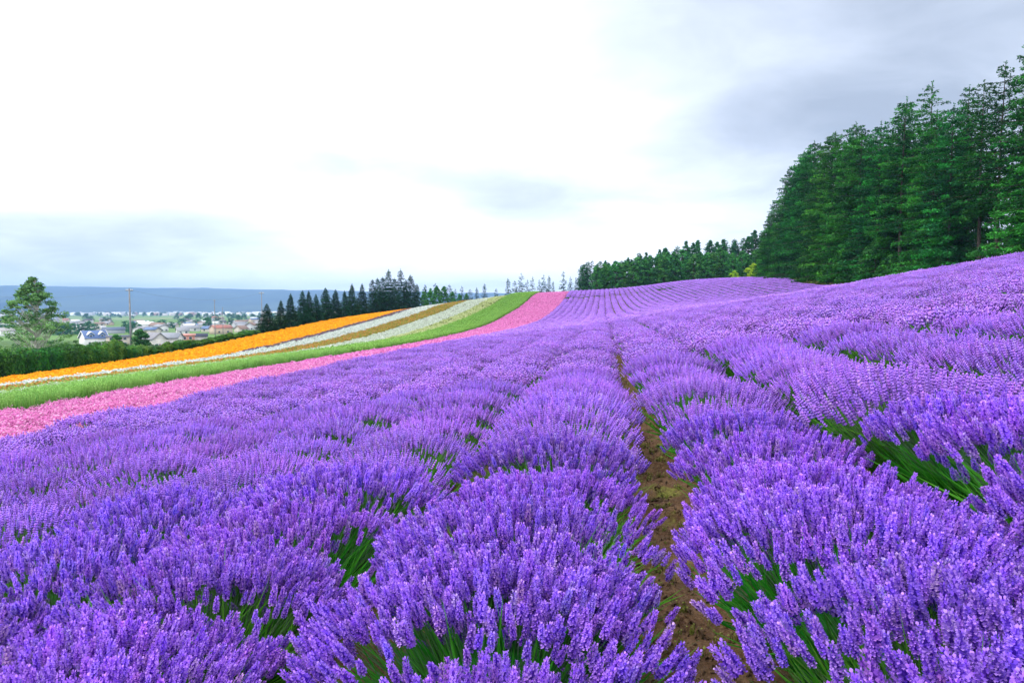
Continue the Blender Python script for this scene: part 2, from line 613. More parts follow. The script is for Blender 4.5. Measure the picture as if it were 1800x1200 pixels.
def ground_material():
    m, t, out = new_mat('ground')
    N, L = t.nodes, t.links
    geo = N.new('ShaderNodeNewGeometry')
    sep = N.new('ShaderNodeSeparateXYZ')
    L.new(geo.outputs['Position'], sep.inputs[0])

    def noise(scale, detail=8, sx=1, sy=1):
        mp = N.new('ShaderNodeMapping')
        mp.inputs['Scale'].default_value = (sx, sy, 1)
        L.new(geo.outputs['Position'], mp.inputs['Vector'])
        n = N.new('ShaderNodeTexNoise')
        n.inputs['Scale'].default_value = scale
        n.inputs['Detail'].default_value = detail
        L.new(mp.outputs[0], n.inputs['Vector'])
        return n.outputs['Fac']

    def ramp(src, stops):
        cr = N.new('ShaderNodeValToRGB')
        e = cr.color_ramp.elements
        while len(e) < len(stops):
            e.new(.5)
        for q, (p, c) in zip(e, stops):
            q.position = p
            q.color = (*c, 1)
        L.new(src, cr.inputs[0])
        return cr.outputs[0]

    def mix(f, a, b):
        q = N.new('ShaderNodeMix')
        q.data_type = 'RGBA'
        if hasattr(f, 'links'):
            L.new(f, q.inputs['Factor'])
        L.new(a, q.inputs['A'])
        L.new(b, q.inputs['B'])
        return q.outputs['Result']

    def step(src, a, b):
        q = N.new('ShaderNodeMapRange')
        q.interpolation_type = 'SMOOTHSTEP'
        q.inputs['From Min'].default_value = a
        q.inputs['From Max'].default_value = b
        L.new(src, q.inputs['Value'])
        return q.outputs[0]
    soil = ramp(noise(9, 10), [(.3, (.055, .027, .013)), (.5, (.12, .065, .033)), (.68, (.21, .125, .068))])
    soil = mix(step(noise(45, 6), .45, .6), soil, ramp(noise(80, 4), [(.3, (.06, .032, .017)), (.7, (.2, .125, .07))]))
    moss = ramp(noise(30, 6), [(.35, (.10, .10, .02)), (.65, (.23, .22, .05))])
    soil = mix(step(noise(2.2, 8), .58, .68), soil, moss)
    litter = ramp(noise(1.5, 10), [(.3, (.045, .04, .015)), (.48, (.14, .085, .04)), (.66, (.26, .13, .06))])
    # valley: a patchwork of fields
    mp = N.new('ShaderNodeMapping')
    mp.inputs['Rotation'].default_value = (0, 0, .5)
    mp.inputs['Scale'].default_value = (.0045, .0022, 1)
    L.new(geo.outputs['Position'], mp.inputs['Vector'])
    sp = N.new('ShaderNodeSeparateXYZ')
    L.new(mp.outputs[0], sp.inputs[0])
    cb = N.new('ShaderNodeCombineXYZ')
    for i in range(2):
        L.new(sp.outputs[i], cb.inputs[i])
    vo = N.new('ShaderNodeTexVoronoi')
    vo.distance = 'CHEBYCHEV'
    vo.inputs['Scale'].default_value = 1.0
    vo.inputs['Randomness'].default_value = .8
    L.new(cb.outputs[0], vo.inputs['Vector'])
    sc = N.new('ShaderNodeSeparateColor')
    L.new(vo.outputs['Color'], sc.inputs[0])
    field = ramp(sc.outputs[0], [(.0, (.08, .17, .035)), (.3, (.13, .24, .05)), (.5, (.2, .28, .09)), (.72, (.10, .2, .05)), (.9, (.24, .27, .13))])
    field = mix(step(noise(.05, 6), .4, .7), field, ramp(noise(.6, 6), [(.3, (.07, .15, .03)), (.7, (.17, .25, .07))]))
    grass = ramp(noise(3, 10), [(.3, (.035, .08, .012)), (.7, (.1, .17, .035))])
    c = mix(step(sep.outputs['X'], 35.5, 37.5), soil, litter)
    negx = N.new('ShaderNodeMath')
    negx.operation = 'MULTIPLY'
    negx.inputs[1].default_value = -1
    L.new(sep.outputs['X'], negx.inputs[0])
    c = mix(step(negx.outputs[0], 46.6, 47.4), c, grass)
    c = mix(step(negx.outputs[0], 120, 170), c, field)
    c = mix(step(sep.outputs['Y'], 214, 218), c, grass)
    c = mix(step(sep.outputs['Y'], 380, 420), c, field)
    b = N.new('ShaderNodeBsdfPrincipled')
    b.inputs['Roughness'].default_value = .95
    b.inputs['Specular IOR Level'].default_value = .15
    L.new(c, b.inputs['Base Color'])
    bp = N.new('ShaderNodeBump')
    bp.inputs['Strength'].default_value = .9
    bp.inputs['Distance'].default_value = .03
    L.new(noise(26, 12), bp.inputs['Height'])
    L.new(bp.outputs[0], b.inputs['Normal'])
    L.new(b.outputs[0], out.inputs['Surface'])
    return m


struct(link('ground', gm.mesh('ground', ground_material(), smooth=True)))

# far hills across the valley
hm = MB()
az = np.linspace(R(-75), R(35), 260)
hx = np.array([0, .12, .3, .5, .7, .85, 1.0, 1.15, 1.4])
hprof = np.array([0, .10, .3, .52, .76, .92, 1.0, .93, .6])
AZ, HX = np.meshgrid(az, hx)
rad = 5300 + 2200 * HX + 350 * vnoise(AZ * 14, HX * 3, 1, 21)
crest = 168 + 62 + 10 * vnoise(AZ * 22, 0 * AZ, 1, 22) + 5 * vnoise(AZ * 60, 0 * AZ, 1, 23) - 28 * ss(R(-33), R(-12), AZ)
hz = -66 + crest * hprof[:, None] + (14 * vnoise(AZ * 45, HX * 4, 1, 24) + 7 * vnoise(AZ * 110, HX * 9, 1, 25)) * np.sin(np.pi * np.clip(HX, 0, 1))
nv = len(az)
I = (np.arange(len(hx) - 1)[:, None] * nv + np.arange(nv - 1)[None]).ravel()
hm.add(np.stack([rad * np.sin(AZ), rad * np.cos(AZ), hz], -1).reshape(-1, 3),
       np.concatenate([np.stack([I, I + 1, I + nv + 1], -1), np.stack([I, I + nv + 1, I + nv], -1)]))
M['hills'] = mat_noise('wooded_hills', (.018, .038, .032), (.035, .065, .045), .004, 10, c3=(.05, .08, .05), s3=.0016)
struct(link('hills', hm.mesh('hills', M['hills'], smooth=True)))

# ------------------------------------------------------------------ lavender
VIO_L, VIO, VIO_D = np.array((.56, .27, .96)), np.array((.33, .125, .82)), np.array((.12, .028, .46))
STEM, LEAFG, LEAFB = np.array((.10, .24, .06)), np.array((.035, .29, .012)), np.array((.16, .46, .04))
SAGE = np.array((.17, .26, .17))


def spike_shape(lod, r):
    """flower head along +Z starting at 0; returns v, t, c"""
    mb = MB()
    if lod == 0:
        n, L = 8, .078
        mb.tube([(0, 0, -.005), (0, 0, L * .5), (0, 0, L)], [.0035, .0045, .0015], 5, VIO_D * .9)
        for i in range(n):
            f = i / (n - 1)
            z = L * (.02 + .96 * f)
            if i == 1 and r.random() < .6:
                z += .006
            rad = .0105 * (1 - .55 * f**1.6) * (1 if i > 0 else .75)
            k = 7 if i < 5 else 5
            for j in range(k):
                a = 2 * np.pi * (j + .5 * (i % 2)) / k + r.uniform(-.3, .3)
                ca, sa = np.cos(a), np.sin(a)
                o = np.array((ca, sa, 0))
                s = np.array((-sa, ca, 0))
                up = np.array((0, 0, 1.))
                p = o * rad * r.uniform(.85, 1.2) + up * (z + r.uniform(-.003, .003))
                w = .0058 * (1 - .35 * f) * r.uniform(.8, 1.25)
                # calyx
                mb.add([p * [.25, .25, 1] - up * .003, p - s * w * .6 + up * .002, p + s * w * .6 + up * .002], [[0, 2, 1]], VIO_D * r.uniform(.9, 1.5))
                # open corolla: two lips
                c = VIO_L * r.uniform(.75, 1.15) if r.random() < .62 else VIO * r.uniform(.8, 1.2)
                q = p + o * .004 + up * .002
                mb.add([p - up * .002, q - s * w + up * .004, q + up * .0075 + o * .002, q + s * w + up * .004], [[0, 1, 2], [0, 2, 3]], c)
                mb.add([p - up * .001, q + s * w * .8 - up * .002, q + o * .0035 - up * .0045, q - s * w * .8 - up * .002], [[0, 1, 2], [0, 2, 3]], c * .85)
    elif lod == 1:
        L, n = .08, 5
        for i in range(n):
            f = i / (n - 1)
            z, rad = .006 + (L - .012) * f, .0135 * (1 - .45 * f**1.5) * r.uniform(.85, 1.15)
            hh = .011
            a0 = r.uniform(0, 6)
            th = a0 + np.arange(4) * np.pi / 2
            ring = np.stack([np.cos(th) * rad, np.sin(th) * rad, np.full(4, z) + r.uniform(-.004, .004, 4)], 1)
            v = np.concatenate([ring, [[0, 0, z + hh], [0, 0, z - hh]]])
            t = [(0, 1, 4), (1, 2, 4), (2, 3, 4), (3, 0, 4), (1, 0, 5), (2, 1, 5), (3, 2, 5), (0, 3, 5)]
            c = np.stack([VIO_L * r.uniform(.75, 1.12) for _ in range(4)] + [VIO * r.uniform(.9, 1.3), VIO_D])
            mb.add(v, t, c)
    else:
        L, rad = (.085, .017) if lod == 2 else (.11, .036)
        k = 2 if lod == 2 else 1
        for i in range(k):
            z = L * (i + .5) / k
            th = r.uniform(0, 6) + np.arange(4) * np.pi / 2
            ring = np.stack([np.cos(th), np.sin(th), 0 * th], 1) * rad * r.uniform(.8, 1.2, (4, 1)) * (1 - .25 * i)
            ring[:, 2] = z + r.uniform(-.008, .008, 4)
            hh = L / k * .62
            v = np.concatenate([ring, [[0, 0, z + hh], [0, 0, z - hh]]])
            t = [(0, 1, 4), (1, 2, 4), (2, 3, 4), (3, 0, 4), (1, 0, 5), (2, 1, 5), (3, 2, 5), (0, 3, 5)]
            c = np.stack([VIO_L * r.uniform(.62, 1.0) for _ in range(4)] + [VIO_L * .86, VIO_D])
            mb.add(v, t, c)
    return np.concatenate(mb.v), np.concatenate(mb.t), np.concatenate(mb.c)


_r = np.random.default_rng(11)
SPIKES = {l: [spike_shape(l, _r) for _ in range(4)] for l in range(4)}
BUSH_A, BUSH_H = .62, .59


def bush_layout(r, n, bald):
    """tips and roots of the flower stems of one rounded bush"""
    u = r.uniform(0, 1, n * 2)
    th = r.uniform(0, 2 * np.pi, n * 2)
    rr = np.sqrt(u) * (1 + .05 * np.sin(3 * th + r.uniform(0, 6)) + .05 * np.sin(5 * th + r.uniform(0, 6)))
    keep = np.ones(n * 2, bool)
    for (ba, br, bs) in bald:                       # thin patches where the green shows through
        d = np.hypot(rr * np.cos(th) - br * np.cos(ba), rr * np.sin(th) - br * np.sin(ba))
        keep &= (d > bs) | (r.random(n * 2) < .17)
    rr, th = rr[keep][:n], th[keep][:n]
    x, y = BUSH_A * rr * np.cos(th), BUSH_A * rr * np.sin(th)
    z = BUSH_H - .08 - .15 * rr**2.6 + r.normal(0, .03, len(rr))
    tip = np.stack([x, y, z], 1)
    root = np.stack([x * .32, y * .32, .06 + 0 * z], 1) + r.normal(0, .02, (len(x), 3))
    d = unit(tip - root) + r.normal(0, .14, tip.shape)
    d[:, 2] += .5
    return root, tip, unit(d)


def bush_green(mb, r, n, wide=1.0):
    th, rr = r.uniform(0, 2 * np.pi, n), np.sqrt(r.uniform(0, 1, n))
    base = np.stack([.26 * rr * np.cos(th), .26 * rr * np.sin(th), .02 + .08 * r.random(n)], 1)
    ln = r.uniform(.26, .50, n)
    tip = base + np.stack([rr * np.cos(th) * .36, rr * np.sin(th) * .36, ln * (1 - .35 * rr**2)], 1) + r.normal(0, .04, (n, 3))
    k = r.random((n, 1))
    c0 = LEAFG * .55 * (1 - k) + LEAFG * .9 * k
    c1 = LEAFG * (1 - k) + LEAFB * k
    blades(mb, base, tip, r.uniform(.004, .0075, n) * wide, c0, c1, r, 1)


def bush_mesh(lod, seed, n, split=0):
    r = np.random.default_rng(seed)
    nb = r.integers(2, 4) if lod < 2 else r.integers(1, 3)
    bald = [(r.uniform(0, 2 * np.pi), r.uniform(.62, 1.0), r.uniform(.15, .40)) for _ in range(nb)]
    bald[0] = (0.0, r.uniform(.72, .95), r.uniform(.42, .62) if lod < 2 else r.uniform(.3, .42))
    root, tip, d = bush_layout(r, n, bald)
    fl, gr = MB(), MB()
    sc = r.uniform(.66, 1.06, len(tip))
    br = r.uniform(.78, 1.18, (len(tip), 1))
    tint = br * (1 + r.normal(0, .06, (len(tip), 3)))
    pale = r.random(len(tip))
    tint[pale < .07] = tint[pale < .07] * [1.15, 1.5, .92]         # fading, greyish heads
    tint[pale > .93] = tint[pale > .93] * [.68, .62, .8]           # tight dark buds
    sel = r.integers(0, 4, len(tip))
    parts = []
    order = np.arange(len(tip))
    if split:
        order = r.permutation(len(tip))
        for i in order[:split]:
            parts.append((tip[i], d[i], sc[i], int(sel[i])))
        order = order[split:]
    for s in range(4):
        w = order[sel[order] == s]
        v, t, c = SPIKES[lod][s]
        stamp(fl, v, t, c, tip[w], frames(d[w], r), sc[w], tint[w], 0)
    n = len(tip)
    if lod <= 1:
        k = r.random((n, 1))
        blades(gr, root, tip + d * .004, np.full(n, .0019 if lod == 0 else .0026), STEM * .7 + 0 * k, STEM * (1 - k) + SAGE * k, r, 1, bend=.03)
    elif lod == 2:
        w = np.arange(0, n, 3)
        k = r.random((len(w), 1))
        blades(gr, root[w], tip[w], np.full(len(w), .004), STEM * .6 + 0 * k, STEM * (1 - k) + SAGE * k, r, 1, bend=.03)
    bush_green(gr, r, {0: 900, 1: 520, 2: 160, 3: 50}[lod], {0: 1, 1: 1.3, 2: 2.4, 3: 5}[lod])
    # a closed core in darkened leaf green, put in so that no light leaks through
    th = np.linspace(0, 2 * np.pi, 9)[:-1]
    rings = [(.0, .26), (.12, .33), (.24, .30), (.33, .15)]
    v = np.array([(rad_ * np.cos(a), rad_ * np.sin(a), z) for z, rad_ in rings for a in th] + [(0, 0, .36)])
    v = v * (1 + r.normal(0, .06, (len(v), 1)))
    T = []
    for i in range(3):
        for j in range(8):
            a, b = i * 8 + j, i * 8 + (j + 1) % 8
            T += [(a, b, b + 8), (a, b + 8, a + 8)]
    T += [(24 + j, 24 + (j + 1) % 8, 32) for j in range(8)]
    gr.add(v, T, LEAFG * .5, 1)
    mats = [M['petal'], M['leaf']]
    return fl.mesh('flower_spikes', mats), gr.mesh('foliage', mats), parts, fl, gr


def merge(fl, gr, name):
    m = MB()
    m.add(np.concatenate(fl.v), np.concatenate(fl.t), np.concatenate(fl.c), 0)
    m.add(np.concatenate(gr.v), np.concatenate(gr.t), np.concatenate(gr.c), 1)
    return m.mesh(name, [M['petal'], M['leaf']])


NEARN = 12
NEAR = [bush_mesh(0, 100 + i, 820, 150) for i in range(3)]
MID = [bush_mesh(1, 200 + i, 800) for i in range(5)]
FAR = [bush_mesh(2, 300 + i, 640) for i in range(5)]
VFAR = [bush_mesh(3, 400 + i, 250) for i in range(5)]
SPIKE_MESH = []
for s in range(4):
    v, t, c = SPIKES[0][s]
    m_ = MB()
    m_.add(v, t, c, 0)
    SPIKE_MESH.append(m_.mesh('flower_spike', [M['petal'], M['leaf']]))

PITCH_B = .76               # spacing of bushes along a row
bp = []
rl = np.random.default_rng(5)
for k in range(-8, 40):
    xc = FUR + (k + .5) * ROW
    shift = {-3: -.08, -2: -.13, -1: -.07, 0: -.05, 1: -.18, 2: -.2, 3: -.14}.get(k, 0)
    off = {-1: 1.40, 0: 1.72}.get(k, rl.uniform(0, PITCH_B))
    ys_ = off + PITCH_B * np.arange(-4, 290)
    x = xc + rl.normal(0, .035, len(ys_)) + shift * (1 - ss(12, 45, ys_))
    y = ys_ + rl.normal(0, .05, len(ys_))
    ok = (y > -2) & (y < 214) & (x < lav_right(y)) & ~((np.abs(x) < 1.2) & (y < .8)) & ~((np.abs(x) < 2.2) & (y < -.2))
    # a line of missing bushes near the far crest, a few elsewhere
    gap = np.exp(-.5 * ((y - 174 + .25 * x) / 3.2)**2) * .72 * (x < 18)
    ok &= rl.random(len(y)) > gap + .004
    for a, b in zip(x[ok], y[ok]):
        bp.append((a, b, k))
bp = np.array(bp)
bz = gz(bp[:, 0], bp[:, 1])
px, py, dep = proj(np.stack([bp[:, 0], bp[:, 1], bz + .4], 1))
dist = np.hypot(bp[:, 0], bp[:, 1])
inview = (dep > .4) & (px > -60 - 950 / np.maximum(dep, .5)) & (px < 1860 + 950 / np.maximum(dep, .5)) & (py < 1330 + 900 / np.maximum(dep, .5))
sel = np.where(inview)[0]
sel = sel[np.argsort(dist[sel])][:300]
ORD = ['first', 'second', 'third', 'fourth', 'fifth', 'sixth', 'seventh', 'eighth', 'ninth', 'tenth', 'eleventh', 'twelfth', 'thirteenth', 'fourteenth',
       'fifteenth', 'sixteenth', 'seventeenth', 'eighteenth', 'nineteenth', 'twentieth'] + ['outermost'] * 30
chosen = np.zeros(len(bp), bool)
chosen[sel] = True
for rank, i in enumerate(sel):
    x, y, k = bp[i]
    if k == 0:
        lab = 'purple lavender bush on the uphill edge of the bare earth furrow'
        grp = 'lavender bushes uphill of the bare furrow'
    elif k == -1:
        lab = 'purple lavender bush on the downhill edge of the bare earth furrow'
        grp = 'lavender bushes downhill of the bare furrow'
    else:
        nth = ORD[int(k if k > 0 else -k - 1)]
        way = 'uphill' if k > 0 else 'downhill'
        lab = 'purple lavender bush in the %s row %s from the bare earth furrow' % (nth, way)
        grp = 'lavender bushes, %s row %s' % (nth, way)
    # the thin side of a bush mostly faces the nearest furrow or the next bush down the row
    face = {0: -1.3, -1: -1.5, -2: -.35}.get(int(k), -.9 if k > 0 else -.7)
    turn = face + rl.normal(0, .45) if rl.random() < .6 else rl.uniform(0, 6.283)
    e = thing('lavender_bush', lab, 'lavender', (x, y, bz[i] + .01), turn, float(rl.uniform(.9, 1.1)) * (1.13 if k > 0 else 1.0), grp)
    d_ = dist[i]
    if rank < 40 and d_ < 5.0:
        f, g, parts, _, _ = NEAR[rank % 3]
        if rank < NEARN:
            for (tp, dr, s_, q) in parts:
                o = bpy.data.objects.new('flower_spike', SPIKE_MESH[q])
                COL.objects.link(o)
                o.parent = e
                o.location = tp
                o.rotation_euler = Vector(dr).to_track_quat('Z', 'Y').to_euler()
                o.scale = (s_,) * 3
    elif d_ < 11:
        f, g, _, _, _ = MID[int(rl.integers(0, 5))]
    else:
        f, g, _, _, _ = FAR[int(rl.integers(0, 5))]
    a = link('flower_spikes', f, e)
    a['kind'] = 'stuff'
    b = link('foliage', g, e)
    b['kind'] = 'stuff'
rest = np.where(~chosen)[0]
protos = [merge(q[3], q[4], 'lavender_piece') for q in FAR] + [merge(q[3], q[4], 'lavender_piece') for q in VFAR]
nn = len(rest)
idx = np.where(dist[rest] < 42, rl.integers(0, 5, nn), rl.integers(5, 10, nn))
scl = np.repeat(rl.uniform(.9, 1.12, nn)[:, None], 3, 1) * np.stack([np.where(bp[rest, 1] > 90, .86, 1)] * 2 + [np.ones(nn)], 1)
points_instancer('lavender_rows', np.stack([bp[rest, 0], bp[rest, 1], bz[rest]], 1),
                 np.stack([0 * scl[:, 0], 0 * scl[:, 0], rl.uniform(0, 6.283, nn)], 1), scl, idx, protos,
                 'distant lavender rows sweeping up the far purple hill', 'lavender')


# ------------------------------------------------------------------ the striped flower beds
def head_disc(mb, pos, nrm, size, cols, r, mat=0):
    """small domed flower head: a five-sided cap"""
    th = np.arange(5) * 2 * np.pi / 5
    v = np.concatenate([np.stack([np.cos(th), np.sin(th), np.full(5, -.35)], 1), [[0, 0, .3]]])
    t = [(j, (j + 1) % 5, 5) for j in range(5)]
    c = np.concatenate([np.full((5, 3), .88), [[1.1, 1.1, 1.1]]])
    stamp(mb, v, t, c, pos, frames(nrm, r), size, cols, mat)


def flower_clump(seed, n, rad, h, size, colors, probs, leafc, nleaf, flat=.5):
    r = np.random.default_rng(seed)
    fl = MB()
    th, rr = r.uniform(0, 2 * np.pi, n), np.sqrt(r.random(n))
    pos = np.stack([rad * rr * np.cos(th), rad * rr * np.sin(th), h * (1 - .3 * rr**2) + r.normal(0, h * .09, n)], 1)
    nrm = np.stack([np.cos(th) * rr * flat, np.sin(th) * rr * flat, np.ones(n)], 1) + r.normal(0, .25, (n, 3))
    pal = np.array(colors, float)
    cc = pal[r.choice(len(pal), n, p=probs)] * r.uniform(.82, 1.12, (n, 1))
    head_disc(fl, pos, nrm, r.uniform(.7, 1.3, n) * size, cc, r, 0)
    m = nleaf
    th, rr = r.uniform(0, 2 * np.pi, m), np.sqrt(r.random(m))
    base = np.stack([rad * .7 * rr * np.cos(th), rad * .7 * rr * np.sin(th), 0 * rr], 1)
    tip = base + np.stack([r.normal(0, .08, m), r.normal(0, .08, m), h * r.uniform(.6, .98, m)], 1)
    lc = np.array(leafc, float) * r.uniform(.7, 1.2, (m, 1))
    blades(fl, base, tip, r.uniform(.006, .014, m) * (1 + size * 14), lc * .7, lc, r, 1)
    return fl.mesh('flower_piece', [M['flower'], M['leaf']])


def grass_tuft(seed, n, rad, h, low, tipc, wid):
    r = np.random.default_rng(seed)
    fl = MB()
    th, rr = r.uniform(0, 2 * np.pi, n), np.sqrt(r.random(n))
    base = np.stack([rad * rr * np.cos(th), rad * rr * np.sin(th), 0 * rr], 1)
    tip = base + np.stack([r.normal(0, .15 * h, n), r.normal(0, .15 * h, n), h * r.uniform(.7, 1.05, n)], 1)
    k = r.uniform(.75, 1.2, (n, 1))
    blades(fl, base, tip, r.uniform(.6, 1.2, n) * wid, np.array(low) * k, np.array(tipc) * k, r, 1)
    q = r.choice(n, n // 2, replace=False)
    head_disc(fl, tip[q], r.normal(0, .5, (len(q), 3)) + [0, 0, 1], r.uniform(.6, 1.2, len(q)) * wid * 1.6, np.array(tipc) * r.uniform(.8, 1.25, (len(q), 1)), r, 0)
    return fl.mesh('grass_piece', [M['flower'], M['leaf']])


def bed(name, label, cat, x0, x1, near_p, far_p, ylo, yhi, dens, seed, rowgap=1.0, split_d=45, rowdip=0, zs=1.0, grow=(.9, 1.15)):
    r = np.random.default_rng(seed)
    n = int((x1 - x0) * (yhi - ylo) * dens)
    x, y = r.uniform(x0, x1, n), r.uniform(ylo, yhi, n)
    if rowdip:
        ph_ = np.abs(((x - x0) / rowgap) % 1 - .5)
        keep = (ph_ < .5 - rowdip) | (r.random(n) < .12)
        x, y = x[keep], y[keep]
    # leave out what neither this view nor a step beside it could see: the far side of the crest, and behind the camera
    P = np.stack([x, y, gz(x, y) + .3], 1)
    a, b, dp = proj(P)
    keep = (dp > 2) & (a > -260) & (a < 2060)
    x, y, P = x[keep], y[keep], P[keep]
    n = len(x)
    d = np.hypot(x, y)
    idx = np.where(d < split_d, r.integers(0, len(near_p), n), len(near_p) + r.integers(0, len(far_p), n))
    s = r.uniform(*grow, n)
    points_instancer(name, np.stack([x, y, P[:, 2] - .3], 1), np.stack([0 * x, 0 * x, r.uniform(0, 6.283, n)], 1),
                     np.stack([s, s, s * zs * r.uniform(.9, 1.1, n)], 1), idx, list(near_p) + list(far_p), label, cat)


PK = [(.66, .17, .45), (.74, .27, .55), (.54, .10, .34), (.80, .42, .63)]
GRL = (.06, .16, .02)
bed('pink_flower_bed', 'long bed of bright pink flowers beside the lavender', 'flowers', B_GREEN + .15, B_PINK - .1,
    [flower_clump(i, 120, .30, .42, .025, PK, [.4, .3, .15, .15], (.10, .13, .03), 30) for i in range(4)],
    [flower_clump(10 + i, 22, .32, .40, .068, PK, [.45, .3, .15, .1], (.10, .11, .03), 8) for i in range(3)],
    7, 213, 9, 31, rowgap=.95, rowdip=.13, split_d=40)
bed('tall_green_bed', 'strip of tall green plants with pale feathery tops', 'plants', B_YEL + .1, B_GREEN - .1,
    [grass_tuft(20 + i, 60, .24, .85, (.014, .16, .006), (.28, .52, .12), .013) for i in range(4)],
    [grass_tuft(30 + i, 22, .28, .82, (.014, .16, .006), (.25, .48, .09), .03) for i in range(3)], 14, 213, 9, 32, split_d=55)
bed('yellow_green_bed', 'strip of pale yellow green budding plants on the slope', 'plants', B_WHITE, B_YEL - .6,
    [flower_clump(40 + i, 26, .3, .42, .05, [(.38, .44, .15), (.50, .54, .28), (.26, .36, .08)], [.5, .3, .2], (.12, .2, .04), 18) for i in range(4)],
    [flower_clump(44 + i, 20, .32, .42, .07, [(.38, .44, .15), (.50, .54, .28), (.26, .36, .08)], [.5, .3, .2], (.12, .2, .04), 8) for i in range(3)],
    20, 200, 7, 33, rowgap=.8, rowdip=.12)
bed('white_flower_bed', 'strip of white flowers below the orange brown strip', 'flowers', B_BROWN + .1, B_WHITE,
    [flower_clump(50 + i, 30, .3, .42, .05, [(.53, .60, .48), (.68, .71, .64), (.36, .45, .28)], [.5, .3, .2], (.14, .22, .09), 14) for i in range(4)],
    [flower_clump(54 + i, 22, .32, .42, .07, [(.53, .60, .48), (.68, .71, .64), (.36, .45, .28)], [.5, .3, .2], (.14, .22, .09), 6) for i in range(3)],
    22, 195, 7, 34, rowgap=.8, rowdip=.08)
bed('orange_brown_bed', 'strip of rusty orange flowers over olive green leaves between white strips', 'flowers', B_WHITE2, B_BROWN - .1,
    [flower_clump(60 + i, 26, .3, .45, .05, [(.52, .20, .05), (.62, .30, .08), (.24, .28, .04), (.62, .10, .05)], [.22, .12, .58, .08], (.13, .2, .02), 26) for i in range(4)],
    [flower_clump(64 + i, 18, .32, .45, .07, [(.52, .20, .05), (.62, .30, .08), (.24, .28, .04)], [.27, .13, .6], (.13, .2, .02), 12) for i in range(3)],
    26, 185, 8, 35)
bed('pale_flower_bed', 'broad strip of white flowers between orange and rusty strips', 'flowers', B_PLUM + .1, B_WHITE2 - .1,
    [flower_clump(70 + i, 34, .3, .42, .05, [(.55, .62, .55), (.70, .73, .68), (.40, .48, .38)], [.5, .3, .2], (.15, .22, .12), 10) for i in range(4)],
    [flower_clump(74 + i, 24, .32, .42, .07, [(.55, .62, .55), (.70, .73, .68), (.40, .48, .38)], [.5, .3, .2], (.15, .22, .12), 6) for i in range(3)],
    28, 180, 8, 36)
bed('plum_strip', 'thin dull purple strip edging the orange bed', 'plants', B_ORANGE, B_PLUM,
    [flower_clump(80 + i, 26, .25, .36, .045, [(.17, .10, .17), (.26, .17, .25), (.12, .12, .06)], [.5, .3, .2], (.08, .1, .04), 16) for i in range(2)],
    [flower_clump(84 + i, 18, .28, .36, .065, [(.17, .10, .17), (.26, .17, .25), (.12, .12, .06)], [.5, .3, .2], (.08, .1, .04), 8) for i in range(2)],
    70, 175, 10, 37)
bed('orange_flower_bed', 'bed of vivid orange flowers along the hedge and spruces', 'flowers', B_END, B_ORANGE,
    [flower_clump(90 + i, 75, .3, .36, .034, [(.92, .36, .0), (.96, .47, .005), (.82, .26, .0)], [.5, .35, .15], (.12, .18, .02), 8) for i in range(4)],
    [flower_clump(94 + i, 28, .32, .36, .068, [(.92, .36, .0), (.96, .47, .005), (.82, .26, .0)], [.5, .35, .15], (.12, .18, .02), 4) for i in range(3)],
    28, 168, 10, 38)

# weeds and clods in the bare furrow
r_ = np.random.default_rng(77)
n = 420
wx = FUR + r_.normal(0, .17, n) - .06
wy = 1.5 + 14 * r_.random(n)**1.4
wmesh = [grass_tuft(700 + i, 12, .03, .035, (.10, .14, .02), (.24, .27, .06), .0035) for i in range(3)]
points_instancer('furrow_weeds', np.stack([wx, wy, zdet(wx, wy)], 1), np.stack([0 * wx, 0 * wx, r_.uniform(0, 6, n)], 1),
                 r_.uniform(.4, 1.3, n), r_.integers(0, 3, n), wmesh, 'tiny yellow green weeds in the bare earth furrow', 'weeds')
M['clod'] = mat_noise('soil_clod', (.08, .045, .024), (.21, .135, .075), 14, bump=.5)


def clod(seed):
    r = np.random.default_rng(seed)
    mb = MB()
    th = np.arange(6) * np.pi / 3
    rings = [np.stack([np.cos(th) * s, np.sin(th) * s, np.full(6, z)], 1) for s, z in ((.8, -.4), (1, .0), (.62, .42))]
    v = np.concatenate(rings + [[[0, 0, .55]]]) * r.uniform(.5, 1.35, (19, 1)) * [1, 1, .7]
    T = []
    for i in range(2):
        for j in range(6):
            a, b = i * 6 + j, i * 6 + (j + 1) % 6
            T += [(a, b, b + 6), (a, b + 6, a + 6)]
    T += [(12 + j, 12 + (j + 1) % 6, 18) for j in range(6)]
    mb.add(v, T)
    return mb.mesh('clod', M['clod'])


n = 6000
wx = FUR + r_.normal(0, .2, n) - .06
wy = 1.2 + 13 * r_.random(n)**1.5
points_instancer('soil_clods', np.stack([wx, wy, zdet(wx, wy)], 1), r_.uniform(0, 6, (n, 3)),
                 .003 + .022 * r_.random(n)**3, r_.integers(0, 4, n), [clod(900 + i) for i in range(4)],
                 'crumbly brown soil clods on the bare furrow', 'soil')


# ------------------------------------------------------------------ trees
def trunk_mesh(mb, H, r0, rng_, lean=.02, n=8):
    z = np.linspace(-.25, H, 9)
    w = np.cumsum(rng_.normal(0, lean, (9, 2)), 0) * H / 9
    pts = np.stack([w[:, 0], w[:, 1], z], 1)
    rad_ = r0 * (1 - (np.clip(z, 0, H) / H)**.9 * .94)
    rad_[0] *= 1.35
    mb.tube(pts, rad_, n)
    return pts


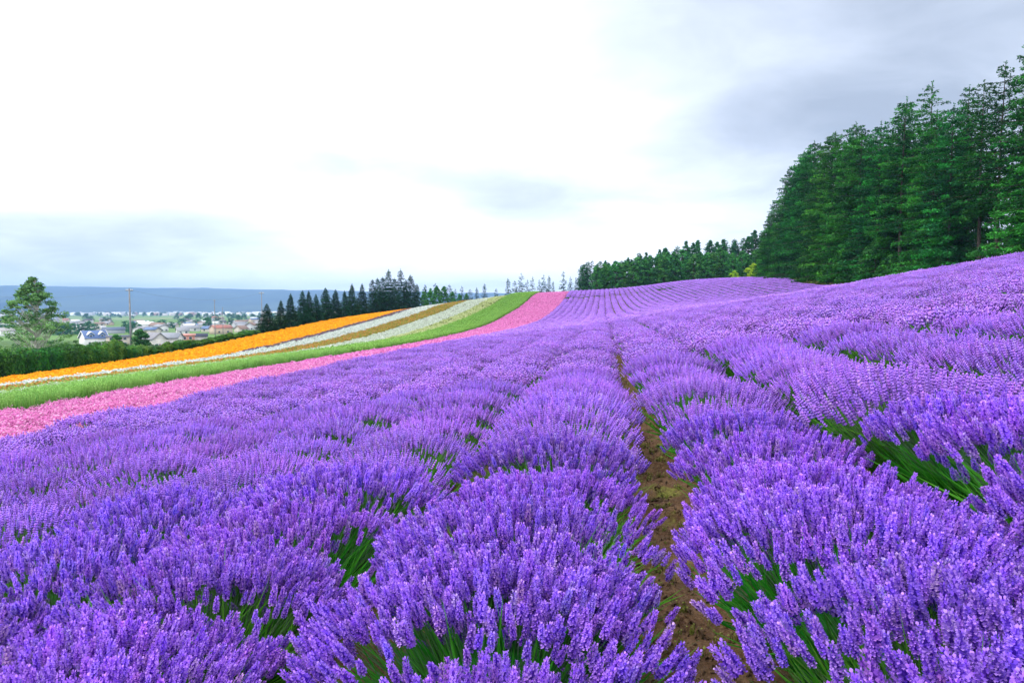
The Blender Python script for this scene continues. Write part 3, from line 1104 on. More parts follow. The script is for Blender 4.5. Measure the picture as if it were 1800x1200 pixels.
def conifer(seed, H, Rm, z0, step, nb, perlen, lsize, cols, droop=.12, shape=.8, r0=None, sparse=0, tipup=.08, lower_thin=0):
    r = np.random.default_rng(seed)
    tb, cb = MB(), MB()
    pts = trunk_mesh(tb, H, r0 or H * .011, r)
    pos, nrm, sz, cc = [], [], [], []
    pal = np.array(cols)
    z = z0
    while z < H * .985:
        f = (z - z0) / (H - z0)
        prof = Rm * (1 - f)**shape * (1 - .45 * lower_thin * max(0, 1 - f * 3))
        k = max(3, int(nb * (.55 + .45 * (1 - f)) + r.random()))
        a0 = r.uniform(0, 6.28)
        cxy = np.array([np.interp(z, pts[:, 2], pts[:, 0]), np.interp(z, pts[:, 2], pts[:, 1])])
        for j in range(k):
            if r.random() < sparse:
                continue
            a = a0 + 2 * np.pi * j / k + r.uniform(-.35, .35)
            L = prof * r.uniform(.62, 1.15) + .12
            dirv = np.array([np.cos(a), np.sin(a)])
            side = np.array([-dirv[1], dirv[0]])
            up = .28 * (f - .35)
            bz_ = lambda t: z + L * (up * t - droop * t**2 * 1.6 + tipup * t**4)
            tt = np.array([0, .5, 1.0])
            tb.tube(np.stack([cxy[0] + dirv[0] * L * tt, cxy[1] + dirv[1] * L * tt, bz_(tt)], 1), np.array([.022, .014, .005]) * (L + .6) * .6, 3, cap=False)
            m = int(perlen * L * r.uniform(.75, 1.25)) + 4
            t = r.uniform(.12, 1.04, m)**.8
            lat = r.normal(0, 1, m) * (.20 * L * (1.05 - t) + .07 + .05 * L) * .75
            hang = -np.abs(r.normal(0, 1, m)) * (.06 + .05 * L) + r.normal(0, .05, m)
            P = np.stack([cxy[0] + dirv[0] * L * t + side[0] * lat, cxy[1] + dirv[1] * L * t + side[1] * lat, bz_(t) + hang], 1)
            pos.append(P)
            q = r.normal(0, .55, (m, 3))
            q[:, 2] += 1
            nrm.append(q)
            sz.append(lsize * r.uniform(.6, 1.35, m) * (.75 + .25 * (1 - f)))
            base = pal[r.integers(0, len(pal))] * r.uniform(.6, 1.35)
            cc.append(base[None] * r.uniform(.75, 1.25, (m, 1)))
        z += step * r.uniform(.75, 1.25) * (.6 + .4 * (1 - f))
    # leader
    m = 26
    P = np.stack([r.normal(0, .05, m) + pts[-1, 0], r.normal(0, .05, m) + pts[-1, 1], H - r.random(m) * H * .06 + .15], 1)
    pos.append(P)
    nrm.append(r.normal(0, 1, (m, 3)))
    sz.append(np.full(m, lsize * .7))
    cc.append(np.repeat(pal[:1], m, 0))
    leaf_cloud(cb, np.concatenate(pos), np.concatenate(nrm), np.concatenate(sz), np.concatenate(cc), r, .42)
    return tb.mesh('trunk', M['bark'], True), cb.mesh('crown', M['needle'])


def broadleaf(seed, H, Rm, base, nclump, perclump, csize, lsize, cols, bark='bark', col_shape=1.0, stems=1, top_pow=.6):
    r = np.random.default_rng(seed)
    tb, cb = MB(), MB()
    pal = np.array(cols)
    pts = trunk_mesh(tb, H * .92, H * .017, r, .03)
    pos, nrm, sz, cc = [], [], [], []
    for i in range(nclump):
        f = r.random()**.85
        z = base + (H - base) * f
        prof = Rm * np.sin(np.pi * np.clip(.18 + .82 * f, 0, 1))**top_pow * (1.12 - .35 * f)
        a = r.uniform(0, 6.283)
        rad_ = prof * np.sqrt(r.uniform(.05, 1)) * r.uniform(.85, 1.18)
        c = np.array([np.cos(a) * rad_, np.sin(a) * rad_, z])
        s = csize * r.uniform(.6, 1.35) * (1 - .35 * f)
        zb = max(base * .6, z - rad_ * r.uniform(.6, 1.2) - .3)
        cx, cy = np.interp(zb, pts[:, 2], pts[:, 0]), np.interp(zb, pts[:, 2], pts[:, 1])
        if i % 2 == 0:
            p0, p2 = np.array([cx, cy, zb]), c
            p1 = (p0 + p2) / 2 + [0, 0, -.08 * rad_]
            tb.tube([p0, p1, p2], np.array([.011, .007, .002]) * H * .5, 4, cap=False)
        m = int(perclump * r.uniform(.7, 1.3))
        u = unit(r.normal(0, 1, (m, 3))) * (r.random((m, 1))**.45)
        P = c + u * s * np.array([1.15, 1.15, .72])
        pos.append(P)
        nrm.append(u + [0, 0, .6] + r.normal(0, .5, (m, 3)))
        sz.append(lsize * r.uniform(.6, 1.3, m))
        b = pal[r.integers(0, len(pal))] * r.uniform(.75, 1.25)
        cc.append(b[None] * r.uniform(.75, 1.25, (m, 1)))
    leaf_cloud(cb, np.concatenate(pos), np.concatenate(nrm), np.concatenate(sz), np.concatenate(cc), r, .62)
    return tb.mesh('trunk', M[bark], True), cb.mesh('crown', M['leaf'])


def hedge_mesh(seed, sx, sy, sz_, n, lsize, cols, box=4.0):
    r = np.random.default_rng(seed)
    tb, cb = MB(), MB()
    pal = np.array(cols)
    for k in range(4):
        a = r.uniform(0, 6.28)
        tb.tube([(0, 0, -.2), (.3 * np.cos(a) * sx, .3 * np.sin(a) * sy, sz_ * .45), (.6 * np.cos(a) * sx, .6 * np.sin(a) * sy, sz_ * .85)], [.05, .035, .01], 5)
    u = unit(r.normal(0, 1, (n, 3)))
    k = (np.sum(np.abs(u)**box, 1))**(-1 / box)
    rr = r.random(n)**.22
    wob = 1 + .1 * np.sin(u[:, 0] * 5 + seed) + .1 * np.sin(u[:, 2] * 6 + u[:, 1] * 5 + seed * 2)
    P = u * (k * rr * wob)[:, None] * np.array([sx, sy, sz_ / 2]) + [0, 0, sz_ / 2]
    ci = (np.floor(P[:, 0] * 2.2) + np.floor(P[:, 2] * 2.6) * 3 + np.floor(P[:, 1] * 2) * 7).astype(int) % len(pal)
    c = pal[ci] * r.uniform(.7, 1.3, (n, 1))
    leaf_cloud(cb, P, u + [0, 0, .4] + r.normal(0, .5, (n, 3)), lsize * r.uniform(.6, 1.3, n), c, r, .6)
    return tb.mesh('stem', M['bark']), cb.mesh('foliage', M['leaf'])


LARCH_C = [(.014, .14, .018), (.026, .20, .024), (.007, .08, .014), (.05, .30, .032)]
SPRUCE_C = [(.008, .066, .028), (.014, .085, .032), (.006, .048, .025)]
MIX_C = [(.045, .22, .04), (.07, .27, .05), (.03, .16, .04)]
DARK_C = [(.026, .15, .045), (.038, .19, .055), (.018, .11, .04)]
BIRCH_C = [(.10, .25, .07), (.14, .31, .09), (.06, .18, .055)]
BRIGHT_C = [(.40, .60, .02), (.34, .54, .02), (.46, .66, .04)]


def plant_tree(name, label, cat, group, meshes, x, y, s, rotz, parts=('trunk', 'crown'), dz=0, sc3=None):
    e = thing(name, label, cat, (x, y, g1(x, y) + dz), rotz, sc3 or s, group)
    link(parts[0], meshes[0], e)
    link(parts[1], meshes[1], e)
    return e


rt = np.random.default_rng(99)
# --- the tall larch wood on the right
LARCH = [conifer(500 + i, 20, 4.0 + .4 * (i % 3), 1.2, .58, 6, 46, .34, LARCH_C, droop=.10, shape=.42, lower_thin=.15) for i in range(5)]
LARCH_IN = [conifer(520 + i, 20, 3.3, 6.5, .7, 5, 32, .36, LARCH_C[:3], droop=.10, shape=.45, sparse=.1) for i in range(3)]


def front(y):           # the field-side edge of the wood
    return np.interp(y, [40, 62, 90, 112, 130, 150, 174], [46, 43, 40.5, 39, 39, 40, 42])


y = 46.0
while y < 171:
    fx = float(front(y))
    h = float(np.interp(y, [46, 70, 95, 125, 150, 163, 172], [.84, .94, 1.0, 1.1, 1.02, .9, .7])) * rt.uniform(.86, 1.1) * 1.18
    full = rt.random() < (.5 if 70 < y < 105 else .8)
    plant_tree('larch_tree', 'tall larch with foliage to the ground along the edge of the dark wood' if full else 'tall larch with bare lower trunk along the edge of the dark wood', 'tree',
               'full larches at the field edge of the wood' if full else 'bare trunked larches at the field edge of the wood',
               (LARCH if full else LARCH_IN)[int(rt.integers(0, 3))], fx + 1.5 + rt.uniform(-.8, 1.2), y, h, rt.uniform(0, 6.28))
    y += rt.uniform(3.0, 4.4)
for row, off in enumerate((6, 11, 17)):
    y = 44.0 + row
    while y < 160 - row * 4:
        fx = float(front(y)) + off
        if 70 < y < 105 and rt.random() < .35:
            y += 4
            continue
        plant_tree('larch_tree', 'bare stemmed tall larch standing deeper in the dark wood', 'tree', 'larches inside the wood',
                   LARCH_IN[int(rt.integers(0, 3))], fx + rt.uniform(-1.3, 1.3), y, rt.uniform(1.0, 1.24) * (.88 if y < 72 else 1), rt.uniform(0, 6.28))
        y += rt.uniform(3.8, 6.0)
# smaller trees stepping down at the far corner of the wood
for (pxx, yy, h) in ((1362, 168, 19), (1352, 171, 16), (1345, 175, 13), (1338, 178, 9)):
    X = col_ratio(pxx) * yy
    plant_tree('larch_tree', 'short young larch at the far corner of the dark wood', 'tree', 'young larches at the wood corner',
               LARCH[int(rt.integers(0, 5))], X, yy, h / 20, rt.uniform(0, 6.28), sc3=(h / 20 * 1.05, h / 20 * 1.05, h / 20))
# broadleaf undergrowth at the foot of the wood
UNDER = [broadleaf(540 + i, 5.0, 2.1, .5, 46, 60, .62, .26, [(.03, .16, .03), (.045, .21, .035), (.02, .11, .03)]) for i in range(3)]
for (yy, dx, s) in ((164, -.5, .9), (157, -.6, .8), (150, -.4, 1.0), (143, -.6, .7), (136, -.3, 1.1), (130, -.8, .85), (121, -.8, .65), (117, -.4, .8), (113, -.5, 1.15), (108, -.6, .8), (104, -.3, 1.25), (99, -.5, .8), (95, -.4, .9), (88, -.2, .6), (80, 0, .7), (73, -.3, .55), (66, -.3, .8)):
    plant_tree('understory_shrub', 'leafy green shrub at the foot of the dark wood', 'shrub', 'shrubs at the foot of the wood',
               UNDER[int(rt.integers(0, 3))], float(front(yy)) + dx, yy, s * rt.uniform(.9, 1.1), rt.uniform(0, 6.28))
for off in (4.0, 8.5, 14.0):
    y = 44.0
    while y < 160:
        plant_tree('understory_shrub', 'shaded leafy shrub growing among the larch trunks inside the wood', 'shrub', 'shrubs inside the wood',
                   UNDER[int(rt.integers(0, 3))], float(front(y)) + off + rt.uniform(-1, 1), y, rt.uniform(.75, 1.35), rt.uniform(0, 6.28))
        y += rt.uniform(4.5, 7)
# low leafy plants and dry grass on the bank
n = 900
yy = rt.uniform(50, 172, n)
xx = front(yy) + rt.uniform(-2.6, 2.2, n)
keep = xx > lav_right(yy) + .2
xx, yy = xx[keep], yy[keep]
n = len(xx)
wood_weeds = [flower_clump(750 + i, 14, .35, .4, .1, [(.10, .20, .03), (.24, .27, .06), (.05, .13, .03)], [.5, .2, .3], (.06, .13, .02), 14) for i in range(3)] + \
    [grass_tuft(760 + i, 26, .3, .5, (.10, .11, .03), (.3, .25, .1), .02) for i in range(2)]
points_instancer('bank_weeds', np.stack([xx, yy, gz(xx, yy)], 1), np.stack([0 * xx, 0 * xx, rt.uniform(0, 6, n)], 1), rt.uniform(.6, 1.3, n),
                 rt.integers(0, 5, n), wood_weeds, 'yellowish weeds and leafy plants on the bank below the wood', 'weeds')

# --- the lower wood behind the far crest
MIDT = [broadleaf(560 + i, 10, 3.0, 1.0, 120, 44, .68, .38, MIX_C, top_pow=.6) for i in range(4)]
MIDB = [broadleaf(570 + i, 14, 2.6, 1.5, 130, 34, .62, .40, DARK_C, top_pow=.7) for i in range(3)] + [conifer(578 + i, 14, 2.9, 2.0, .6, 6, 34, .45, DARK_C, droop=.06, shape=.45) for i in range(3)]
for i in range(30):
    X = -2.0 + 55 * (i + rt.uniform(-.35, .35)) / 29
    Y = 218 + rt.uniform(-1.5, 2.5) - .02 * X
    h = np.interp(X, [-2, 8, 30, 48, 55], [8.5, 9.0, 9.8, 9.0, 9.0]) * rt.uniform(.88, 1.1)
    plant_tree('leafy_tree', 'bushy mid green tree in the front of the low wood beyond the crest', 'tree', 'leafy trees beyond the crest',
               MIDT[int(rt.integers(0, 4))], X, Y, h / 10, rt.uniform(0, 6.28))
for i in range(40):
    X = -8 + 68 * (i + rt.uniform(-.4, .4)) / 39
    Y = 228 + rt.uniform(-3, 9)
    h = np.interp(X, [-8, 5, 25, 45, 52, 60], [9.5, 10.5, 12.5, 15.5, 15.5, 15]) * rt.uniform(.88, 1.1)
    plant_tree('slender_tree', 'slender dark tree rising behind the leafy trees beyond the crest', 'tree', 'slender trees beyond the crest',
               MIDB[int(rt.integers(0, 6))], X, Y, h / 14, rt.uniform(0, 6.28))
BRIGHT = broadleaf(590, 4.6, 2.2, .3, 46, 70, .6, .3, BRIGHT_C)
for (pxx, yy, s, lab) in ((1323, 203, 1.0, 'bright yellow green bush by the corner of the dark wood'), (1290, 207, .62, 'small yellow green bush beside the brighter bush by the wood')):
    plant_tree('yellow_bush', lab, 'bush', None, BRIGHT, col_ratio(pxx) * yy, yy, s, 1.0)

# --- sparse thin trees peeping over the crest
THIN = [conifer(600 + i, 11, 1.9 + .3 * i, 2.0, .6, 5, 26, .42, [(.010, .07, .035), (.016, .09, .04), (.008, .05, .03)], droop=.05, shape=.55, sparse=.22 + .06 * i) for i in range(4)]
for (pxx, hpx) in ((838, 20), (852, 25), (872, 14), (893, 30), (905, 24), (916, 36), (927, 24), (936, 28), (948, 22), (955, 30), (965, 28), (972, 18), (990, 34), (1003, 24), (1012, 20), (1020, 40), (1030, 46), (1040, 50), (1050, 44)):
    Y = 224 + rt.uniform(-4, 16)
    if pxx < 885:
        Y -= 26
    X = col_ratio(pxx) * Y
    gzv = g1(X, Y)
    sky_y = np.interp(pxx, [820, 856, 900, 940, 1000, 1060], [527, 523, 518, 514, 511, 508])
    top = CAM_H + (535 - (sky_y - hpx)) / FPX * Y
    plant_tree('thin_tree', 'thin sparse tree peeping over the hill crest', 'tree', 'thin trees over the crest',
               THIN[int(rt.integers(0, 4))], X, Y, max(3.0, top - gzv) / 11, rt.uniform(0, 6.28))

# --- spruces beside the orange bed
SPR = [conifer(620 + i, 6, 1.75, .2, .27, 8, 62, .22, SPRUCE_C, droop=.22, shape=.85, tipup=.16) for i in range(4)]
SPR2 = [conifer(640 + i, 8, 1.8, .3, .36, 7, 52, .25, SPRUCE_C, droop=.12, shape=.62, sparse=.06) for i in range(3)]
# (photo column, top row, crown width in pixels, kind)
for (pxx, ty, wpx, kd) in ((469, 535, 40, 0), (493, 529, 30, 0), (511, 517, 30, 0), (533, 512, 36, 0), (543, 512, 26, 0), (556, 518, 28, 0), (573, 507, 38, 0),
                           (590, 510, 32, 0), (606, 512, 26, 0), (619, 500, 30, 0), (636, 500, 30, 0), (655, 492, 30, 1), (664, 490, 28, 1), (673, 488, 34, 1),
                           (684, 475, 34, 1), (694, 490, 30, 1), (705, 474, 30, 1), (714, 492, 26, 1), (722, 484, 34, 1), (733, 500, 26, 1)):
    X = -47.9 + rt.uniform(-.5, .5) - (1.2 if kd else 0)
    Y = X / col_ratio(pxx)
    zg = g1(X, Y)
    dpt = Y * math.cos(YAW) - X * math.sin(YAW)
    h = CAM_H + (535 - ty) / FPX * dpt - zg
    m_ = (SPR2 if kd else SPR)[int(rt.integers(0, 3))]
    wr = wpx / FPX * dpt / 2 / (1.6 if kd else 1.5)
    lab = 'dark slender spruce in the tall clump where the orange bed ends' if kd else 'dark blue green spruce in the row behind the orange bed'
    plant_tree('spruce_tree', lab, 'tree', 'slender spruces at the bed end' if kd else 'spruces behind the orange bed', m_, X, Y, 1, rt.uniform(0, 6.28), sc3=(wr, wr, h / (8 if kd else 6)))
# leafy bushes where the white strip meets the sky
for (pxx, ty, s) in ((745, 512, 1.0), (757, 507, 1.1), (768, 502, 1.25), (781, 503, 1.2), (795, 512, 1.0), (808, 516, .9), (820, 515, .8)):
    X = -49.5 + (pxx - 745) * .11
    Y = X / col_ratio(pxx)
    zg = g1(X, Y)
    h = CAM_H + (535 - ty) / FPX * Y - zg
    plant_tree('leafy_tree', 'leafy green tree behind the top of the white strip', 'tree', 'leafy trees above the white strips', MIDT[int(rt.integers(0, 4))], X, Y, 1, rt.uniform(0, 6.28), sc3=(h / 13, h / 13, h / 10))
for (pxx, ty) in ((748, 500), (790, 500), (800, 507), (826, 508), (765, 498), (812, 503)):
    X = -52 + (pxx - 745) * .11
    Y = X / col_ratio(pxx)
    h = CAM_H + (535 - ty) / FPX * Y - g1(X, Y)
    plant_tree('thin_tree', 'thin sparse tree above the top of the white strip', 'tree', 'thin trees above the white strip', THIN[int(rt.integers(0, 4))], X, Y, h / 11, rt.uniform(0, 6.28))

# --- hedge along the orange bed
HC = [(.03, .15, .015), (.05, .21, .02), (.018, .10, .018)]
HC2 = [(.07, .20, .02), (.11, .25, .03), (.035, .14, .02)]
HED = [hedge_mesh(650 + i, 1.5, 1.0, 2.3, 5200, .17, HC) for i in range(3)]
HED2 = [hedge_mesh(660 + i, 1.2, .9, 2.2, 4200, .17, HC2, 2.6) for i in range(3)]
HED3 = [hedge_mesh(670 + i, .8, .75, 2.2, 2600, .16, HC2, 1.25) for i in range(3)]
# (photo column, top row, kind)
prev = None
for (pxx, ty, kd) in [(-30, 612, 0), (-5, 612, 0), (18, 612, 0), (45, 608, 1), (62, 606, 0), (84, 605, 0), (104, 604, 0), (124, 603, 0), (143, 602, 1), (162, 600, 1), (180, 598, 1), (198, 592, 1), (214, 603, 2),
                      (229, 603, 1), (246, 601, 1), (262, 604, 2), (277, 601, 2), (291, 595, 2), (304, 598, 2), (317, 596, 1), (332, 594, 1), (346, 593, 2), (358, 592, 2), (369, 588, 2), (380, 587, 2),
                      (391, 585, 2), (402, 582, 2), (413, 584, 2), (423, 580, 2), (433, 579, 1), (444, 578, 1)]:
    X = -48.2 + rt.uniform(-.25, .25)
    Y = X / col_ratio(pxx)
    zg = g1(X, Y)
    # row direction: world distance between neighbours sets the length of each shrub
    dpt = Y * math.cos(YAW) - X * math.sin(YAW)
    h = CAM_H + (600 - ty) / FPX * dpt - math.tan(PITCH) * dpt - zg
    m_ = (HED, HED2, HED3)[kd][int(rt.integers(0, 3))]
    lab = ('dense clipped dark green hedge shrub beside the orange bed', 'bushy yellowish green hedge shrub beside the orange bed', 'small ragged pointed hedge shrub beside the orange bed')[kd]
    plant_tree('hedge_shrub', lab, 'shrub', ('clipped hedge shrubs', 'bushy hedge shrubs', 'pointed hedge shrubs')[kd], m_, X, Y, 1, math.pi / 2 + rt.uniform(-.2, .2) + (math.pi if rt.random() < .5 else 0),
               ('stem', 'foliage'), sc3=(1.0, 1.0, h / 2.55 * rt.uniform(.9, 1.08)))

# --- the birch and bushes behind the hedge
x, y, z = at_dist(59, 128)
hb = CAM_H + (535 - 489) / FPX * (y * math.cos(YAW) - x * math.sin(YAW)) - z
BIR = broadleaf(680, 16, 5.0, .8, 380, 36, .62, .32, BIRCH_C, 'birch_bark', top_pow=.85)
plant_tree('birch_tree', 'pale trunked birch with airy crown standing behind the clipped hedge', 'tree', None, BIR, x, y, 1, .6, sc3=(hb / 16 * 1.15, hb / 16 * 1.15, hb / 16))
BUSH = [broadleaf(690 + i, 5, 2.2, .3, 50, 70, .65, .3, [(.03, .14, .03), (.05, .19, .04), (.02, .10, .03)]) for i in range(2)]
for (pxx, ty, d, w, lab) in ((245, 579, 120, 1.15, 'round leafy tree behind the hedge right beside the grey pole'), (203, 588, 84, .5, 'upright bushy shrub rising above the hedge by the blue house')):
    x, y, z = at_dist(pxx, d)
    dpt = y * math.cos(YAW) - x * math.sin(YAW)
    h = CAM_H + (535 - ty) / FPX * dpt - z
    plant_tree('leafy_tree', lab, 'tree', None, BUSH[0], x, y, 1, .3, sc3=(w, w, h / 5))
# dark tree belt and lone trees in the valley
VT = [broadleaf(700 + i, 9, 4.0, .5, 34, 40, 1.5, .8, DARK_C) for i in range(2)]
for (pxx, pyy, hh, w) in [(113, 590, 10, 1), (120, 589, 11, 1.1), (128, 590, 10, 1.1), (138, 588, 9, 1), (147, 588, 10, 1.1), (157, 587, 11, 1.0), (167, 586, 9, 1.0), (100, 590, 9, 1.0)]:
    x, y, z = at_ground(pxx, pyy - 1)
    plant_tree('valley_tree', 'dark green tree in the belt behind the blue roofed house', 'tree', 'tree belt behind the blue house', VT[int(rt.integers(0, 2))], x, y, 1, rt.uniform(0, 6), sc3=(w, w, hh / 9))
for (pxx, pyy, hh, w) in [(232, 588, 11, 1), (240, 586, 10, 1.2), (257, 577, 9, 1.2), (270, 577, 9, 1), (286, 576, 10, 1.6), (302, 577, 8, 1), (363, 560, 14, 2), (366, 580, 13, 1.5), (381, 571, 12, 1.6), (405, 571, 10, 1.4),
                          (410, 560, 14, 1.6), (420, 571, 14, 1.2), (330, 566, 12, 2), (186, 570, 12, 2), (222, 583, 11, 1.4), (160, 566, 12, 2), (6, 585, 8, 1.4), (24, 582, 8, 1.2), (320, 571, 9, 2.0), (346, 573, 9, 1.4)]:
    x, y, z = at_ground(pxx, pyy)
    plant_tree('valley_tree', 'dark green tree among the houses of the valley town', 'tree', 'trees among the valley houses', VT[int(rt.integers(0, 2))], x, y, 1, rt.uniform(0, 6), sc3=(w, w, hh / 9))

# ------------------------------------------------------------------ houses of the valley
_mc = {}


def paint(c, rough=.8):
    key = tuple(c)
    if key not in _mc:
        c = np.array(c)
        _mc[key] = mat_noise('paint_%d' % len(_mc), tuple(c * .86), tuple(np.minimum(c * 1.08, .9)), 1.2, 8, rough)
    return _mc[key]


def gable(mb, w, d, h, rh, over=.5, mat=0, along='x'):
    """gabled roof slabs with thickness"""
    t = .22
    a, b = (w / 2 + over, d / 2 + over)
    if along == 'x':
        for s in (-1, 1):
            y0, z0 = s * b, h - rh * over / (d / 2)
            v = [(-a, y0, z0), (a, y0, z0), (a, 0, h + rh), (-a, 0, h + rh)]
            v = v + [(p, q, z + t) for p, q, z in v]
            T = [(0, 1, 2), (0, 2, 3), (4, 6, 5), (4, 7, 6), (0, 4, 5), (0, 5, 1), (1, 5, 6), (1, 6, 2), (3, 7, 4), (3, 4, 0)]
            mb.add(v, T, mat=mat)
    else:
        for s in (-1, 1):
            x0, z0 = s * a, h - rh * over / (w / 2)
            v = [(x0, -b, z0), (x0, b, z0), (0, b, h + rh), (0, -b, h + rh)]
            v = v + [(p, q, z + t) for p, q, z in v]
            T = [(0, 1, 2), (0, 2, 3), (4, 6, 5), (4, 7, 6), (0, 4, 5), (0, 5, 1), (1, 5, 6), (1, 6, 2), (3, 7, 4), (3, 4, 0)]
            mb.add(v, T, mat=mat)
    return mb


def walls(w, d, h, rh, along='x'):
    mb = MB()
    mb.box(-w / 2, w / 2, -d / 2, d / 2, -1.5, h)
    if along == 'x':
        for s in (-1, 1):
            x = s * w / 2
            v = [(x, -d / 2, h), (x, d / 2, h), (x, 0, h + rh - .02), (x - s * .2, -d / 2, h), (x - s * .2, d / 2, h), (x - s * .2, 0, h + rh - .02)]
            mb.add(v, [(0, 1, 2), (3, 5, 4), (0, 2, 5), (0, 5, 3), (1, 4, 5), (1, 5, 2)])
    else:
        for s in (-1, 1):
            y = s * d / 2
            v = [(-w / 2, y, h), (w / 2, y, h), (0, y, h + rh - .02), (-w / 2, y - s * .2, h), (w / 2, y - s * .2, h), (0, y - s * .2, h + rh - .02)]
            mb.add(v, [(0, 1, 2), (3, 5, 4), (0, 2, 5), (0, 5, 3), (1, 4, 5), (1, 5, 2)])
    return mb


def window(e, x, y, z, w, h, face='y'):
    mb = MB()
    fr = MB()
    if face == 'y':
        mb.box(x - w / 2, x + w / 2, y - .05, y + .02, z - h / 2, z + h / 2)
        for a0, a1, b0, b1 in ((-w / 2 - .12, -w / 2, -h / 2 - .12, h / 2 + .12), (w / 2, w / 2 + .12, -h / 2 - .12, h / 2 + .12), (-w / 2, w / 2, h / 2, h / 2 + .12), (-w / 2, w / 2, -h / 2 - .12, -h / 2)):
            fr.box(x + a0, x + a1, y - .09, y + .02, z + b0, z + b1)
    else:
        mb.box(x - .05, x + .05, y - w / 2, y + w / 2, z - h / 2, z + h / 2)
        fr.box(x - .08, x + .08, y - w / 2 - .12, y + w / 2 + .12, z - h / 2 - .14, z - h / 2)
    o = link('window', mb.mesh('window', M['glass']), e)
    link('window_frame', fr.mesh('window_frame', M['trim']), o)


def house(pxx, pyy, wpx, d, h, rh, wallc, roofc, label, name='house', along='x', yawoff=0, dist=None, wins=2, group=None, extra=None, cat='house', storey=1):
    x, y, z = at_dist(pxx, dist) if dist else at_ground(pxx, pyy)
    dpt = y * math.cos(YAW) - x * math.sin(YAW)
    w = wpx / FPX * dpt
    face = math.atan2(-x, y)            # the front (-Y side) looks at the hill
    e = thing(name, label, cat, (x, y, z), face + yawoff, 1.0, group)
    link('wall', walls(w, d, h, rh, along).mesh('wall', paint(wallc)), e)
    rf = MB()
    gable(rf, w, d, h, rh, .5, 0, along)
    ro = link('roof', rf.mesh('roof', paint(roofc, .5)), e)
    for s in range(storey):
        for k in range(wins):
            window(e, w * ((k + .5) / max(wins, 1) - .5) * .86, -d / 2, 1.5 + 2.7 * s, min(1.7, w / max(wins, 1) * .4), 1.3)
    if wins > 1:
        db = MB()
        db.box(-.5, .5, -d / 2 - .06, -d / 2 + .02, 0, 2.05)
        link('door', db.mesh('door', paint((.16, .1, .07))), e)
    if extra:
        extra(e, w, d, h, rh, ro)
    return e


def blue_extra(e, w, d, h, rh, ro):
    # two white trimmed gable dormers on the blue roof
    for sx in (-.24, .26):
        dw, x0 = w * .26, w * sx
        b = MB()
        y0, y1, zb, zt = -d * .44, -d * .05, h + .25, h + rh * .48
        b.box(x0 - dw / 2, x0 + dw / 2, y0, y1, zb - .5, zt)
        b.add([(x0 - dw / 2, y0, zt), (x0 + dw / 2, y0, zt), (x0, y0, zt + dw * .45), (x0 - dw / 2, y1, zt), (x0 + dw / 2, y1, zt), (x0, y1, zt + dw * .45)],
              [(0, 1, 2), (3, 5, 4)])
        link('dormer', b.mesh('dormer', paint((.12, .2, .42))), e)
        r_2 = MB()
        for s in (-1, 1):
            v = [(x0 + s * (dw / 2 + .4), y0 - .5, zt - .36), (x0, y0 - .5, zt + dw * .45 + .08), (x0, y1, zt + dw * .45 + .08), (x0 + s * (dw / 2 + .4), y1, zt - .36)]
            v = v + [(p, q, z + .3) for p, q, z in v]
            r_2.add(v, [(0, 1, 2), (0, 2, 3), (4, 6, 5), (4, 7, 6), (0, 4, 5), (0, 5, 1), (0, 3, 7), (0, 7, 4)])
        link('dormer_roof', r_2.mesh('dormer_roof', M['trim']), e)
        window(e, x0, y0 - .01, (zb + zt) / 2, dw * .4, (zt - zb) * .6)
    for s in (-1, 1):
        t_ = MB()
        x1 = s * (w / 2 + .52)
        for q in (-1, 1):
            t_.add([(x1, q * (d / 2 + .5), h - .6), (x1, q * (d / 2 + .5), h + .1), (x1, 0, h + rh + .35), (x1, 0, h + rh - .35), (x1 + .1 * s, q * (d / 2 + .5), h - .6), (x1 + .1 * s, q * (d / 2 + .5), h + .1), (x1 + .1 * s, 0, h + rh + .35), (x1 + .1 * s, 0, h + rh - .35)],
                   [(0, 1, 2), (0, 2, 3), (4, 6, 5), (4, 7, 6), (1, 5, 6), (1, 6, 2), (0, 3, 7), (0, 7, 4)])
        link('bargeboard', t_.mesh('bargeboard', M['trim']), e)


house(165, 607, 36, 9, 4.4, 3.8, (.72, .72, .7), (.10, .16, .33), 'white two storey house with blue roof and white trimmed gables', 'blue_roofed_house', yawoff=.35, wins=4, extra=blue_extra, storey=1)
house(4, 620, 30, 9, 3.0, 2.6, (.5, .43, .32), (.26, .29, .34), 'beige house with a plain grey roof behind the clipped hedge', 'grey_roofed_house', dist=190, yawoff=.3)
house(114, 613, 58, 7, 2.6, .35, (.55, .5, .42), (.68, .72, .72), 'long low shed with pale flat roof beside the birch', 'long_shed', dist=205, wins=3, cat='shed')
house(208, 608, 36, 10, 5.2, .5, (.56, .48, .40), (.10, .11, .15), 'boxy beige building with dark flat roof beside the grey pole', 'boxy_building', wins=3, storey=2, cat='building')
house(272, 611, 26, 10, 4.6, 3.0, (.62, .58, .52), (.24, .23, .25), 'cream house with steep grey gable roof behind the hedge', 'gabled_house', along='y', yawoff=.5, wins=2)
house(300, 609, 34, 9, 4.8, 2.4, (.66, .62, .58), (.26, .27, .30), 'cream house with wide grey roof next to the salmon building', 'gabled_house', yawoff=-.35, wins=3)
house(325, 607, 32, 9, 5.6, .6, (.60, .27, .20), (.55, .25, .2), 'salmon pink building with flat roof behind the hedge', 'salmon_building', wins=3, storey=2, cat='building')
house(349, 605, 28, 9, 4.6, 1.4, (.62, .58, .54), (.03, .035, .06), 'pale house with low dark navy roof behind the hedge', 'navy_roofed_house', wins=2)
house(9, 590, 22, 9, 4.0, 2.4, (.78, .78, .76), (.4, .38, .36), 'small white house with tan roof behind the birch', 'white_house', yawoff=.5)
